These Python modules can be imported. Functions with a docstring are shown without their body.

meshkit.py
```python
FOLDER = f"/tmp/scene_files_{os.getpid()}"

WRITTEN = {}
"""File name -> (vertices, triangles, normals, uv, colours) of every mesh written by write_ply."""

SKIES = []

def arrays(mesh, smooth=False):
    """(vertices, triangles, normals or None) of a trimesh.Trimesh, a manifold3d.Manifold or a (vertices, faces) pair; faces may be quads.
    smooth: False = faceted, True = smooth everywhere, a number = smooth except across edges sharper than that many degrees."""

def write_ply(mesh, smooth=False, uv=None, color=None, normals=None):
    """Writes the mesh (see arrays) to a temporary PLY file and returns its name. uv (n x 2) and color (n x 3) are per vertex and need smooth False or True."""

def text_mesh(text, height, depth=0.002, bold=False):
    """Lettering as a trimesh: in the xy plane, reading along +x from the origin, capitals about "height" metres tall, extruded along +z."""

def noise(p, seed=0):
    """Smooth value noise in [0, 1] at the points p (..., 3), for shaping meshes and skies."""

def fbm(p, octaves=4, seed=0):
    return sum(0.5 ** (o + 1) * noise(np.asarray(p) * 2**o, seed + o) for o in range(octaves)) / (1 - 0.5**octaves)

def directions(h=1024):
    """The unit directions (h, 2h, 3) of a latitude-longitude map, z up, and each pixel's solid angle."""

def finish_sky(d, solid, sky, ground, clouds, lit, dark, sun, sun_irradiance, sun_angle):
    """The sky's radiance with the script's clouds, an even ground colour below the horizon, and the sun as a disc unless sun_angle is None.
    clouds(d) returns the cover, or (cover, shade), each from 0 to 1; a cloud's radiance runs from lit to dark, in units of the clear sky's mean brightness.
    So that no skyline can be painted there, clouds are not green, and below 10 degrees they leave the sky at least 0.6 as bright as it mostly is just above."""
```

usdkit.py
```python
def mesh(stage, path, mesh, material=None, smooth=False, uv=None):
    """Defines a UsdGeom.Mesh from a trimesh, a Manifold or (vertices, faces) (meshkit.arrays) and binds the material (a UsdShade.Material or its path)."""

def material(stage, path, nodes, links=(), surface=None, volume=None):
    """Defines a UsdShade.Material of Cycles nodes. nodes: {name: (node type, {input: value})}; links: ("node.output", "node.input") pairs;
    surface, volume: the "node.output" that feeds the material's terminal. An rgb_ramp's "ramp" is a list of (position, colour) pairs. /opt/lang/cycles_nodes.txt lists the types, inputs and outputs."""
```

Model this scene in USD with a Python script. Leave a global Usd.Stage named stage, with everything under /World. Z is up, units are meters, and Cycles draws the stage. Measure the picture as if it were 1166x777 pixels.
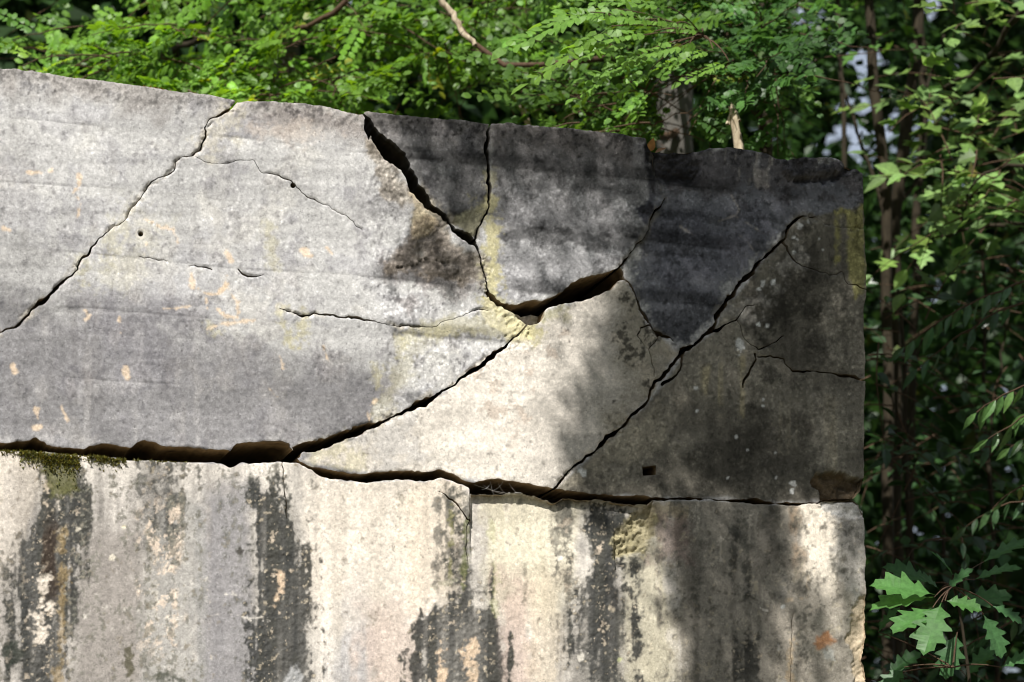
import math, numpy as np, trimesh, usdkit
from pxr import Usd, UsdGeom, UsdLux, UsdShade, Gf, Sdf, Vt
import shapely
from shapely.geometry import Polygon, LineString, Point
from shapely.ops import unary_union
from scipy.spatial import Delaunay, cKDTree
from scipy.ndimage import map_coordinates, gaussian_filter, distance_transform_edt

stage = Usd.Stage.CreateInMemory()
UsdGeom.Xform.Define(stage, '/World')

# ---------------------------------------------------------------- camera, sky, sun, exposure
FP, EYE, HOR = 2614.0, 1.6, 1045.0            # focal length in photo pixels, eye height, horizon row
cam = UsdGeom.Camera.Define(stage, '/World/camera')
xf = UsdGeom.Xformable(cam); xf.AddTranslateOp().Set(Gf.Vec3d(0, 0, EYE)); xf.AddRotateXOp().Set(90.0)
AP = 50.0 * 1166 / FP
cam.CreateFocalLengthAttr(50.0); cam.CreateHorizontalApertureAttr(AP); cam.CreateVerticalApertureAttr(AP * 682 / 1024)
cam.CreateVerticalApertureOffsetAttr((HOR - 388.5) / 1166 * AP)
cam.CreateFStopAttr(1.45); cam.CreateFocusDistanceAttr(7.75); cam.CreateClippingRangeAttr(Gf.Vec2f(0.1, 500))
cam.CreateExposureAttr(0.64)

TH = math.radians(17.0)
U = np.array([math.cos(TH), math.sin(TH), 0.0]); NRM = np.array([math.sin(TH), -math.cos(TH), 0.0])
az = math.atan2(NRM[1], NRM[0]) - math.radians(32); EL = math.radians(47)
SUN = np.array([math.cos(az) * math.cos(EL), math.sin(az) * math.cos(EL), math.sin(EL)])
dome = UsdLux.DomeLight.Define(stage, '/World/sky')
dome.GetPrim().SetCustomDataByKey('kind', 'structure')
skym = usdkit.material(stage, '/World/Looks/sky_look', {
    's': ('sky_texture', {'sky_type': 'single_scattering', 'sun_disc': False, 'sun_elevation': EL, 'sun_rotation': math.atan2(SUN[0], SUN[1]), 'aerosol_density': 1.6}),
    't': ('texture_coordinate', {}), 'n': ('noise_texture', {'scale': 2.6, 'detail': 6.0, 'roughness': 0.6}),
    'r': ('map_range', {'from_min': 0.32, 'from_max': 0.68, 'to_min': 0.25, 'to_max': 0.85, 'clamp': True}),
    'm': ('mix', {'color2': (10.5, 11.2, 12.6)}),
    'b': ('background_shader', {'strength': 0.05})}, [('t.generated', 'n.vector'), ('n.fac', 'r.value'), ('r.result', 'm.fac'), ('s.color', 'm.color1'), ('m.color', 'b.color')], surface='b.background')
UsdShade.MaterialBindingAPI.Apply(dome.GetPrim()).Bind(skym)
sun = UsdLux.DistantLight.Define(stage, '/World/sun')
sun.CreateIntensityAttr(1.2); sun.CreateAngleAttr(0.53); sun.CreateNormalizeAttr(True); sun.CreateColorAttr(Gf.Vec3f(1.0, 0.965, 0.91))
m4 = Gf.Matrix4d(); m4.SetRotate(Gf.Rotation(Gf.Vec3d(0, 0, 1), Gf.Vec3d(*map(float, SUN))))
UsdGeom.Xformable(sun).AddTransformOp().Set(m4)

# ---------------------------------------------------------------- helpers: scene objects
count = {}
def numbered(parent, name):
    k = (parent, name); n = count.get(k, 0); count[k] = n + 1
    return name if n == 0 else f'{name}_{n:03d}'
LOC = {}
def tag(prim, label=None, cat=None, group=None, kind=None):
    for k, v in (('label', label), ('category', cat), ('group', group), ('kind', kind)):
        if v: prim.SetCustomDataByKey(k, v)
    return prim
def thing(name, label, cat, loc=(0, 0, 0), group=None, kind=None):
    path = '/World/' + numbered('/World', name)
    x = UsdGeom.Xform.Define(stage, path); x.AddTranslateOp().Set(Gf.Vec3d(*map(float, loc)))
    LOC[path] = np.array(loc, float)
    tag(x.GetPrim(), label, cat, group, kind)
    return path
def obj(name, v, f, mat, parent=None, col=None, smooth=False, label=None, cat=None, group=None, kind=None):
    """One Mesh prim under parent (or /World); v in world metres; col: per-vertex base colour."""
    base = parent or '/World'
    off = np.zeros(3)
    p = base
    while p != '/World':
        off = off + LOC.get(p, 0); p = p.rpartition('/')[0]
    path = base + '/' + numbered(base, name)
    m = usdkit.mesh(stage, path, (np.asarray(v, float) - off, np.asarray(f)), mat, smooth=smooth)
    if col is not None:
        UsdGeom.PrimvarsAPI(m).CreatePrimvar('paint', Sdf.ValueTypeNames.Color3fArray, 'vertex').Set(Vt.Vec3fArray.FromNumpy(np.clip(col, 0, 1).astype(np.float32)))
    LOC[path] = np.zeros(3)
    tag(m.GetPrim(), label, cat, group, kind)
    return path

# ---------------------------------------------------------------- helpers: photo measurements -> places
def at(px, py, Y):
    """The point at distance Y from the camera that stands at this place of the photograph."""
    px, py, Y = np.broadcast_arrays(np.asarray(px, float), np.asarray(py, float), np.asarray(Y, float))
    return np.stack([(px - 583) / FP * Y, Y, EYE + (HOR - py) / FP * Y], -1)
def pix(p):
    p = np.asarray(p, float)
    return 583 + FP * p[..., 0] / p[..., 1], HOR - FP * (p[..., 2] - EYE) / p[..., 1]
D0 = 7.8
def wall(px, py, d=0.0):
    """The point of the wall's face measured at this place, d metres proud of the face."""
    X = (np.asarray(px, float) - 583) / FP
    a = D0 * X / (math.cos(TH) - X * math.sin(TH))
    y = D0 + a * math.sin(TH)
    z = EYE + (HOR - np.asarray(py, float)) / FP * y
    return np.stack([a * math.cos(TH), y, z], -1) + np.asarray(d, float)[..., None] * NRM

# ---------------------------------------------------------------- materials
CON = usdkit.material(stage, '/World/Looks/concrete', {
    'a': ('attribute', {'attribute': 'paint'}), 't': ('texture_coordinate', {}),
    'n1': ('noise_texture', {'scale': 260.0, 'detail': 4.0, 'roughness': 0.75}),
    'n2': ('noise_texture', {'scale': 45.0, 'detail': 5.0, 'roughness': 0.7}),
    'r1': ('map_range', {'from_min': 0.3, 'from_max': 0.7, 'to_min': 0.77, 'to_max': 1.23}),
    'r2': ('map_range', {'from_min': 0.3, 'from_max': 0.7, 'to_min': 0.86, 'to_max': 1.14}),
    'n3': ('noise_texture', {'scale': 170.0, 'detail': 2.0, 'roughness': 0.6}), 'n4': ('noise_texture', {'scale': 9.0, 'detail': 4.0, 'roughness': 0.65}), 'n5': ('noise_texture', {'scale': 120.0, 'detail': 2.0, 'roughness': 0.6}),
    'a3': ('math', {'math_type': 'multiply_add', 'value2': 0.35}), 'a5': ('math', {'math_type': 'multiply_add', 'value2': 0.35}),
    'r3': ('map_range', {'from_min': 0.46, 'from_max': 0.52, 'to_min': 0.60, 'to_max': 1.0, 'clamp': True}),
    'r5': ('map_range', {'from_min': 0.78, 'from_max': 0.84, 'to_min': 1.0, 'to_max': 1.22, 'clamp': True}),
    'm3': ('math', {'math_type': 'multiply'}), 'm5': ('math', {'math_type': 'multiply'}),
    'mm': ('math', {'math_type': 'multiply'}),
    'x': ('vector_math', {'math_type': 'scale'}),
    'h': ('math', {'math_type': 'add'}),
    'bp': ('bump', {'strength': 0.6, 'distance': 0.0012}),
    'p': ('principled_bsdf', {'roughness': 0.93, 'specular_ior_level': 0.2})},
    [('t.object', 'n1.vector'), ('t.object', 'n2.vector'), ('n1.fac', 'r1.value'), ('n2.fac', 'r2.value'), ('r1.result', 'mm.value1'), ('r2.result', 'mm.value2'),
     ('a.color', 'x.vector1'), ('t.object', 'n3.vector'), ('t.object', 'n4.vector'), ('t.object', 'n5.vector'), ('n4.fac', 'a3.value1'), ('n3.fac', 'a3.value3'), ('n4.fac', 'a5.value1'), ('n5.fac', 'a5.value3'), ('a3.value', 'r3.value'), ('a5.value', 'r5.value'), ('mm.value', 'm3.value1'), ('r3.result', 'm3.value2'), ('m3.value', 'm5.value1'), ('r5.result', 'm5.value2'), ('m5.value', 'x.scale'), ('x.vector', 'p.base_color'), ('n1.fac', 'h.value1'), ('n2.fac', 'h.value2'), ('h.value', 'bp.height'), ('bp.normal', 'p.normal')], surface='p.BSDF')
def leaf_material(name, trans=0.42, rough=0.45, spec=0.35):
    return usdkit.material(stage, '/World/Looks/' + name, {
        'a': ('attribute', {'attribute': 'paint'}),
        't': ('texture_coordinate', {}), 'n': ('noise_texture', {'scale': 55.0, 'detail': 4.0, 'roughness': 0.65}), 'r': ('map_range', {'from_min': 0.3, 'from_max': 0.7, 'to_min': 0.75, 'to_max': 1.25}), 'v': ('vector_math', {'math_type': 'scale'}),
        'hs': ('hsv', {'hue': 0.482, 'saturation': 1.1, 'value': 1.7, 'fac': 1.0}),
        'p': ('principled_bsdf', {'roughness': rough, 'specular_ior_level': spec}),
        'tr': ('translucent_bsdf', {}), 'm': ('mix_closure', {'fac': trans})},
        [('t.object', 'n.vector'), ('n.fac', 'r.value'), ('a.color', 'v.vector1'), ('r.result', 'v.scale'), ('v.vector', 'p.base_color'), ('v.vector', 'hs.color'), ('hs.color', 'tr.color'), ('p.BSDF', 'm.closure1'), ('tr.BSDF', 'm.closure2')], surface='m.closure')
LEAF = leaf_material('leaf')
GLOSSLEAF = leaf_material('glossy_leaf', 0.28, 0.38, 0.5)
def bark_material(name, c1, c2, sc=(14, 14, 3)):
    return usdkit.material(stage, '/World/Looks/' + name, {
        't': ('texture_coordinate', {}), 'm': ('mapping', {'scale': sc}), 'n': ('noise_texture', {'scale': 4.0, 'detail': 6.0, 'roughness': 0.7}),
        'r': ('rgb_ramp', {'ramp': [(0.3, c1), (0.7, c2)]}), 'bp': ('bump', {'strength': 0.7, 'distance': 0.005}), 'p': ('principled_bsdf', {'roughness': 0.9, 'specular_ior_level': 0.2})},
        [('t.object', 'm.vector'), ('m.vector', 'n.vector'), ('n.fac', 'r.fac'), ('r.color', 'p.base_color'), ('n.fac', 'bp.height'), ('bp.normal', 'p.normal')], surface='p.BSDF')
BARK = bark_material('grey_bark', (0.07, 0.065, 0.058), (0.125, 0.117, 0.105))
BROWN = bark_material('brown_bark', (0.018, 0.014, 0.009), (0.045, 0.035, 0.022))
PALE = bark_material('bare_wood', (0.15, 0.11, 0.07), (0.56, 0.48, 0.35), (14, 14, 5))
TWIG = bark_material('twig_bark', (0.045, 0.026, 0.016), (0.11, 0.07, 0.045))
SOIL = usdkit.material(stage, '/World/Looks/forest_floor', {
    't': ('texture_coordinate', {}), 'n': ('noise_texture', {'scale': 7.0, 'detail': 8.0, 'roughness': 0.7}),
    'r': ('rgb_ramp', {'ramp': [(0.3, (0.03, 0.024, 0.014)), (0.5, (0.09, 0.07, 0.04)), (0.62, (0.05, 0.08, 0.025)), (0.75, (0.16, 0.12, 0.07))]}),
    'bp': ('bump', {'strength': 1.0, 'distance': 0.04}), 'p': ('principled_bsdf', {'roughness': 0.95})},
    [('t.object', 'n.vector'), ('n.fac', 'r.fac'), ('r.color', 'p.base_color'), ('n.fac', 'bp.height'), ('bp.normal', 'p.normal')], surface='p.BSDF')

# ================================================================ THE WALL
# fields over the wall's face, one value per photo pixel
GX0, GX1, GY0, GY1 = -40, 1030, 55, 805
W, H = GX1 - GX0, GY1 - GY0
X, Y = np.meshgrid(np.arange(GX0, GX1, dtype=float), np.arange(GY0, GY1, dtype=float))
def nz(sx, sy=None, seed=0, octv=4, rough=0.5):
    """Smooth noise, about unit spread, with features sx by sy pixels."""
    sy = sy or sx
    out = 0.0; tot = 0.0
    for k in range(octv):
        ax, ay = max(sx / 2**k, 0.9), max(sy / 2**k, 0.9)
        rg = np.random.default_rng(seed * 31 + k); g = rg.standard_normal((int(1.5 * H / ay) + 9, int(1.5 * W / ax) + 9))
        th = rg.uniform(0.3, 1.2) if max(sx, sy) < 1.5 * min(sx, sy) else 0.0
        c_, s__ = math.cos(th), math.sin(th)
        o = map_coordinates(g, [((Y - GY0) * c_ - (X - GX0) * s__) / ay + 1.3, ((X - GX0) * c_ + (Y - GY0) * s__) / ax + 1.3], order=3 if ax > 3 or ay > 3 else 1, mode='grid-wrap', prefilter=False)
        out = out + rough**k * o; tot += rough**(2 * k)
    out = out - out.mean()
    return out / (out.std() + 1e-9)
def ss(x, a, b):
    t = np.clip((x - a) / (b - a), 0, 1); return t * t * (3 - 2 * t)
def inside(pts):
    return shapely.contains_xy(Polygon(pts).buffer(0), X, Y)
N8, N20, N60, N3 = nz(8, seed=1), nz(20, seed=2), nz(60, seed=3), nz(3, seed=4, octv=2)
N150 = nz(150, seed=5)
NV = nz(7, 140, seed=6, octv=3); NV2 = nz(22, 260, seed=7, octv=3); NV3 = nz(3, 60, seed=12, octv=2)
NH = nz(120, 5, seed=8, octv=3); GR = nz(1.6, seed=9, octv=1); GR2 = nz(1.1, seed=10, octv=1)
def blob(pts, soft=6, rag=4, N=None, N2=None):
    m = inside(pts)
    d = distance_transform_edt(m) - distance_transform_edt(~m)
    N = N20 if N is None else N
    return ss(d + rag * N + rag * 0.6 * N8 + (0.25 * rag) * N3, -soft, soft)
def dist(pts):
    pts = np.asarray(pts, float); out = np.full(X.shape, 1e3)
    R = 45
    for (x0, y0), (x1, y1) in zip(pts[:-1, :2], pts[1:, :2]):
        ia, ib = max(0, int(min(y0, y1) - R - GY0)), min(H, int(max(y0, y1) + R - GY0) + 1)
        ja, jb = max(0, int(min(x0, x1) - R - GX0)), min(W, int(max(x0, x1) + R - GX0) + 1)
        if ia >= ib or ja >= jb: continue
        xx, yy = X[ia:ib, ja:jb], Y[ia:ib, ja:jb]
        dx, dy = x1 - x0, y1 - y0
        t = np.clip(((xx - x0) * dx + (yy - y0) * dy) / (dx * dx + dy * dy + 1e-9), 0, 1)
        out[ia:ib, ja:jb] = np.minimum(out[ia:ib, ja:jb], np.hypot(xx - x0 - t * dx, yy - y0 - t * dy))
    return out
FN, FN2, FN3 = nz(2.6, 3.2, seed=60, octv=2), nz(3.6, 7.5, seed=61, octv=3), nz(5, 6, seed=62, octv=3, rough=0.7)
from scipy.special import ndtri
def speck(dens, N=None, s=0.22):
    """Specks that cover about this share of the surface."""
    N = FN if N is None else N
    return ss(N + ndtri(np.clip(dens, 1e-4, 1 - 1e-4)), -s, s)
def line(pts, w=2.0, soft=1.5, rag=1.0):
    return ss(-(dist(pts) + rag * N8 * 0.7 + rag * 0.5 * N3), -w / 2 - soft, -w / 2 + soft)

# ---- where the cracks run: (x, y, width)
CRACKS = dict(
 c1=[(278,108,5),(272,116,4),(262,127,4),(252,132,3),(240,137,3),(234,148,2),(232,157,2),(228,172,3),(215,178,3.5),(205,180,3),(200,184,3),(197,194,2.5),(190,200,3),(180,203,2.6),(172,209,3),(165,217,2.2),(162,224,2),(150,238,2.4),(143,248,3),(130,258,2.6),(118,269,3),(110,276,5),(100,287,5),(92,293,3),(86,306,3),(75,318,3),(60,333,3),(45,345,4),(38,352,3),(20,369,2.6),(0,380,3),(-30,394,3),(-460,570,3)],
 c2=[(409,122,4),(413,130,5),(419,142,9),(428,158,20),(440,168,26),(452,180,22),(462,192,16),(472,209,14),(480,224,12),(490,234,12),(500,242,11),(510,250,8),(513,259,6),(516,264,9),(526,268,11),(536,272,13),(541,277,9),(545,288,4),(549,300,3.5),(552,316,2.4),(553,330,3),(556,338,4)],
 c2b=[(559,138,3),(557,150,3.5),(557,158,4),(552,170,5),(554,180,3),(556,195,4),(556,210,3.5),(555,222,2.5),(554,238,2),(549,252,2),(543,262,2),(540,274,3)],
 gapA=[(552,334,4),(560,341,8),(570,347,7),(580,350,9)],
 c3=[(604,366,5),(594,378,3),(584,386,3),(577,392,6),(566,402,6),(550,414,5),(535,425,5),(518,438,6),(500,447,6),(488,455,8),(474,463,9),(462,468,7),(448,474,4.5),(432,482,6),(418,487,8),(402,495,10),(385,500,12),(365,506,13),(345,512,18),(335,516,22)],
 c4=[(704,306,5),(708,300,4),(716,291,3),(722,283,2.4),(730,274,2.4),(735,266,5),(738,260,5),(740,252,2.5),(746,242,2),(752,232,1.8),(757,225,1.4),(752,210,1.2),(744,198,1.2),(741,176,2),(739,160,2)],
 c5=[(707,317,6.5),(716,322,6.5),(722,332,6),(725,344,5.5),(730,356,5.5),(736,368,5),(744,376,4.5),(753,383,5),(762,386,3),(772,394,4),(778,400,4)],
 c6=[(986,262,1.2),(965,259,1.2),(940,255,1.2),(928,248,2.5),(915,248,3),(904,252,4),(898,258,4),(893,270,5),(886,278,6),(874,292,8),(860,306,7),(846,320,5),(838,332,5),(824,348,5),(817,358,5),(808,376,5),(800,386,4),(790,394,4),(778,399,5),(773,406,4),(762,418,4),(752,432,4),(742,444,5),(740,456,5),(733,464,5),(720,475,5),(706,488,4),(694,500,4),(684,509,4),(668,520,3),(655,530,3),(645,540,3),(636,550,3),(630,562,5)],
 c6b=[(806,377,8),(815,377,10),(824,371,7),(836,364,5),(842,358,3),(850,350,2.4),(858,346,1.2)],
 c7=[(890,274,3),(898,288,3.4),(906,297,3),(913,303,1.4),(930,310,1.2),(945,314,1.4),(958,311,1.3),(966,324,2),(975,325,2.2),(990,332,2)],
 h1=[(222,178,2.2),(236,185,1.4),(252,187,1.3),(270,183,1.6),(288,183,1.3),(293,188,1.2),(298,198,1.3),(310,200,1.3),(322,204,1.4),(331,209,2),(336,213,2.4),(346,221,1.4),(360,228,1.5),(375,237,1.4),(392,247,1.4),(404,255,1.8),(412,263,1.2)],
 h2=[(318,351,2),(326,354,2),(335,357,2.2),(344,361,2.8),(352,360,2.2),(361,357,2.2),(375,358,2.2),(398,361,2.4),(408,364,2.6),(425,366,2.8),(436,366,2.4),(446,369,1.6),(453,373,1.6),(466,372,1.7),(480,374,1.8),(496,373,1.8),(506,366,1.4),(520,361,1.2),(532,356,1.8),(546,352,1.6),(556,353,1.2)],
 h3=[(158,294,1.2),(172,296,1.1),(190,299,1.0)],
 h3b=[(215,302,1.6),(224,304,2.2),(234,304,2.2),(242,307,1.2)],
 h3c=[(270,308,1.2),(282,314,1.6),(300,315,1.1)],
 h8=[(838,362,1.4),(840,368,1.5),(843,378,1.8),(846,387,2),(856,396,2.2),(862,400,2.6),(875,395,2.2),(884,388,3),(892,382,2)],
 h9=[(861,402,2.4),(862,410,2.2),(856,420,2.4),(849,430,2.4),(845,442,2)],
 h10=[(862,405,1.3),(880,407,1.4),(893,408,1.6),(897,416,1.8),(902,421,2.2),(920,422,2),(945,424,2),(953,427,3),(970,431,3.2),(990,433,3)],
 h11=[(778,404,2),(776,420,2.4),(770,428,2.6),(760,432,3),(752,438,3)],
 h12=[(740,372,2),(729,373,2),(725,383,2),(731,392,2),(738,399,2.2),(745,392,2),(749,384,2),(752,382,2)],
 h13=[(739,399,2),(742,412,1.8),(745,430,1.5)],
 low1=[(320,524,2.4),(321,540,2),(323,560,2),(325,580,1.6),(326,592,1.1)],
 low2=[(498,560,1),(508,567,1.8),(517,572,2.4),(524,582,2),(530,592,3.5),(535,593,2.5)],
 low3=[(534,552,2.4),(534,575,1.8),(534,594,1.8),(530,602,2),(530,618,1.4),(529,640,1.2)],
 low4=[(901,700,1),(900,722,1.3),(898,745,1.6),(899,777,1.5)],
)
RNG = np.random.default_rng(11)
def wob(n, step, scales=((18, 1.0), (7, 0.7), (3, 0.5)), rng=RNG):
    o = np.zeros(n)
    for s, a in scales:
        k = int(n * step / s) + 4
        o += a * np.interp(np.arange(n) * step / s, np.arange(k), rng.standard_normal(k))
    return o
def crack_poly(pts, amp=0.9):
    pts = np.array(pts, float)
    s = np.r_[0, np.cumsum(np.hypot(*np.diff(pts[:, :2], axis=0).T))]
    n = max(int(s[-1] / 1.8), 4); t = np.linspace(0, s[-1], n)
    p = np.stack([np.interp(t, s, pts[:, k]) for k in range(3)], 1); p[:, 2] *= np.clip(0.85 + 0.35 * wob(n, s[-1] / n, ((60, 1.0), (22, 0.6))), 0.45, 1.5)
    tg = np.gradient(p[:, :2], axis=0); tg /= np.linalg.norm(tg, axis=1, keepdims=True) + 1e-9
    nn = np.stack([-tg[:, 1], tg[:, 0]], 1)
    step = s[-1] / n
    off = wob(n, step) * amp
    w = p[:, 2:] / 2
    w = np.where(w < 0.85, w * 0.62, np.where(w < 2.6, w * 0.78, w * 0.88)); rg = np.minimum(0.45, 1.1 / np.maximum(w[:, 0], 0.1))
    wl = np.maximum(w[:, 0] * (1 + rg * wob(n, step)), 0.26); wr = np.maximum(w[:, 0] * (1 + rg * wob(n, step)), 0.26)
    L = p[:, :2] + nn * (off + wl)[:, None]; R = p[:, :2] + nn * (off - wr)[:, None]
    quads = [Polygon([L[i], L[i + 1], R[i + 1], R[i]]).buffer(0.06) for i in range(n - 1)]
    return unary_union(quads)
def rough(pts, amp=1.0, closed=True):
    pts = np.array(pts + [pts[0]] if closed else pts, float)
    s = np.r_[0, np.cumsum(np.hypot(*np.diff(pts, axis=0).T))]
    n = max(int(s[-1] / 1.8), 8); t = np.linspace(0, s[-1], n)
    p = np.stack([np.interp(t, s, pts[:, k]) for k in range(2)], 1)
    tg = np.gradient(p, axis=0); tg /= np.linalg.norm(tg, axis=1, keepdims=True) + 1e-9
    inside_frame = ((p[:, 0] > -60) & (p[:, 1] < 860)).astype(float)
    return p + np.stack([-tg[:, 1], tg[:, 0]], 1) * (wob(n, s[-1] / n) * amp * inside_frame)[:, None]

TOP = [(-460,40),(0,78),(35,81),(70,86),(100,91),(140,95),(180,101),(240,109),(266,114),(269,117),(274,117),(282,115),(310,117),(345,119),(380,124),(405,131),(412,132),(417,127),(450,130),(500,136),(555,141),(562,142),(600,144),(650,148),(700,153),(733,158),(737,168),(742,173),(765,174),(790,173),(806,169),(830,168),(856,170),(874,174),(884,181),(895,183),(915,180),(948,180),(958,184),(963,190),(975,192),(983,197)]
RIGHT = [(984,230),(984,262),(986,300),(986,330),(984,345),(985,430),(983,470),(983,520),(984,545),(980,560),(972,568)]
BOT = [(945,567),(930,570),(905,572.5),(880,572),(860,568.5),(840,569),(800,567),(760,567),(735,566),(700,564),(660,560),(630,557),(610,553),(585,549),(565,545),(550,546),(525,546),(510,541),(500,537),(490,539),(465,535),(445,536),(430,539),(400,538),(370,535),(358,533),(340,527),(330,505),(300,502),(280,503),(269,504),(266,508),(262,514),(240,513),(215,510),(185,508),(178,503),(165,501),(157,505),(150,512),(140,510),(120,505),(110,505),(95,510),(75,509),(55,507),(50,503),(40,500),(30,502),(0,503),(-40,505),(-460,490)]
up = Polygon(rough(TOP, 0.55, False).tolist() + rough(RIGHT, 0.45, False).tolist() + rough(BOT, 0.8, False).tolist()).buffer(0)
GAP = [(556,336),(565,344),(576,349),(590,347),(600,344),(618,344),(630,338),(645,328),(660,319),(675,314),(690,309),(705,303),(712,310),(712,320),(704,322),(692,332),(676,338),(660,344),(645,347),(630,350),(622,352),(618,362),(611,371),(603,373),(597,370),(590,362),(580,356),(566,349)]
CRACKS['c5'] = [(a, b, 1.25 * c) for a, b, c in CRACKS['c5']]; CRACKS['c2'] = [(a, b, 0.8 * c) for a, b, c in CRACKS['c2']]; CRACKS['c3'] = [(a, b, 0.85 * c) for a, b, c in CRACKS['c3']]
CRACKS['c6'] = [(a, b, 0.78 * c) for a, b, c in CRACKS['c6']]
cut = unary_union([crack_poly(v) for k, v in CRACKS.items() if not k.startswith('low')] + [Polygon(rough(GAP, 0.9)).buffer(0)]
                  + [Point(333.5, 211.5).buffer(3.2), Point(160, 267).buffer(3.0), Polygon([(731,532),(747,530),(747,541),(732,542)]), Polygon(rough([(414,134),(424,146),(420,160),(415,150)], 0.4)).buffer(0)])
up = up.difference(cut)
LTOP = [(-460,508),(-40,514),(0,515),(20,516),(50,515),(75,520),(110,521),(140,526),(160,525),(185,527),(215,528),(250,530),(262,533),(275,530),(300,528),(318,527),(340,529),(352,534),(365,543),(390,549),(420,550),(440,550),(460,547),(480,551),(500,546),(515,550),(532,556),(535,563),(560,564),(590,563),(610,567),(628,573),(640,567),(680,571),(710,574),(736,577),(741,571),(760,571),(800,571),(840,573),(870,575),(905,576.5),(925,573.5),(940,571.5),(960,572.5),(970,571.5),(976,576),(981,586)]
LRIGHT = [(982,600),(984,640),(984,670),(983,700),(984,725),(981,742),(979,752),(983,765),(984,790),(985,860),(986,1610)]
low = Polygon(rough(LTOP, 0.8, False).tolist() + rough(LRIGHT, 0.7, False).tolist() + [(-460, 1610)]).buffer(0)
low = low.difference(unary_union([crack_poly(v, 0.7) for k, v in CRACKS.items() if k.startswith('low')]))
low = max(getattr(low, 'geoms', [low]), key=lambda g: g.area)
pieces = sorted([g for g in getattr(up, 'geoms', [up]) if g.area > 40], key=lambda g: -g.area)

# ---- base colours and relief of the face (real stains, lichen, laitance; shade and a sun spot painted in at places)
C = np.zeros((H, W, 3)); Z = np.zeros((H, W))                    # colour; relief in millimetres
def mixc(m, col, a=1.0):
    global C
    m = np.clip(m * a, 0, 1)[..., None]; C = C * (1 - m) + m * np.asarray(col)
def mul(m, k):
    global C
    m = np.clip(m, 0, 1)[..., None]; C = C * (1 - m + m * np.asarray(k))
yy = D0 + (D0 * ((X - 583) / FP) / (math.cos(TH) - (X - 583) / FP * math.sin(TH))) * math.sin(TH)
ZW = EYE + (HOR - Y) / FP * yy                                    # height above ground of each spot of the face
def zrow(px, py): return float(wall(px, py)[2])
lowmask = inside([(-60,515)] + LTOP[2:-1] + [(990,586),(1040,590),(1040,820),(-60,820)]).astype(float)
# upper wall
C[:] = np.array([0.455, 0.448, 0.44])
mul(np.ones_like(X), (1 + 0.07 * N150 + 0.08 * N60 + 0.05 * N20 + 0.05 * NH)[..., None])
rows = [zrow(0, y) for y in (78, 133, 205, 281, 345, 425)]
for i, (zz, k) in enumerate(zip(rows[1:], (0.9, 1.0, 0.94, 0.9, 0.95))):
    d = (ZW - zz) / 0.003 + 1.2 * nz(60, 60, seed=20 + i, octv=3)       # about pixels above the board joint
    mul(ss(d, -26, -2) * (1 - ss(d, -2, 0.5)) * ss(N60 + N20, -0.8, 1.2), np.array([1.12, 1.12, 1.11]))
    mul(ss(d, 0, 2) * (1 - ss(d, 4, 55)), np.array([0.93, 0.93, 0.935]))
    thin = np.exp(-(d / 0.9)**2) * ss(N60 + 0.5 * N20, -0.6, 0.9)
    mul(thin, 0.72); Z -= 0.8 * thin
    Z += 0.35 * ss(d, -1.5, 1.5)
    # dark growth along the joints on the older faces to the right
    right = ss(X, 405, 440)
    mul(right * ss(d, -5, 0) * (1 - ss(d, 9, 18)) * ss(N60 * 0.8 + N20 * 0.7, -1.3, 0.5), 0.42)
pt = ss(N20 + 0.7 * N60 + 0.4 * N8, 0.0, 1.3); mul(pt * (X < 560), np.array([0.83, 0.83, 0.85]))
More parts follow.
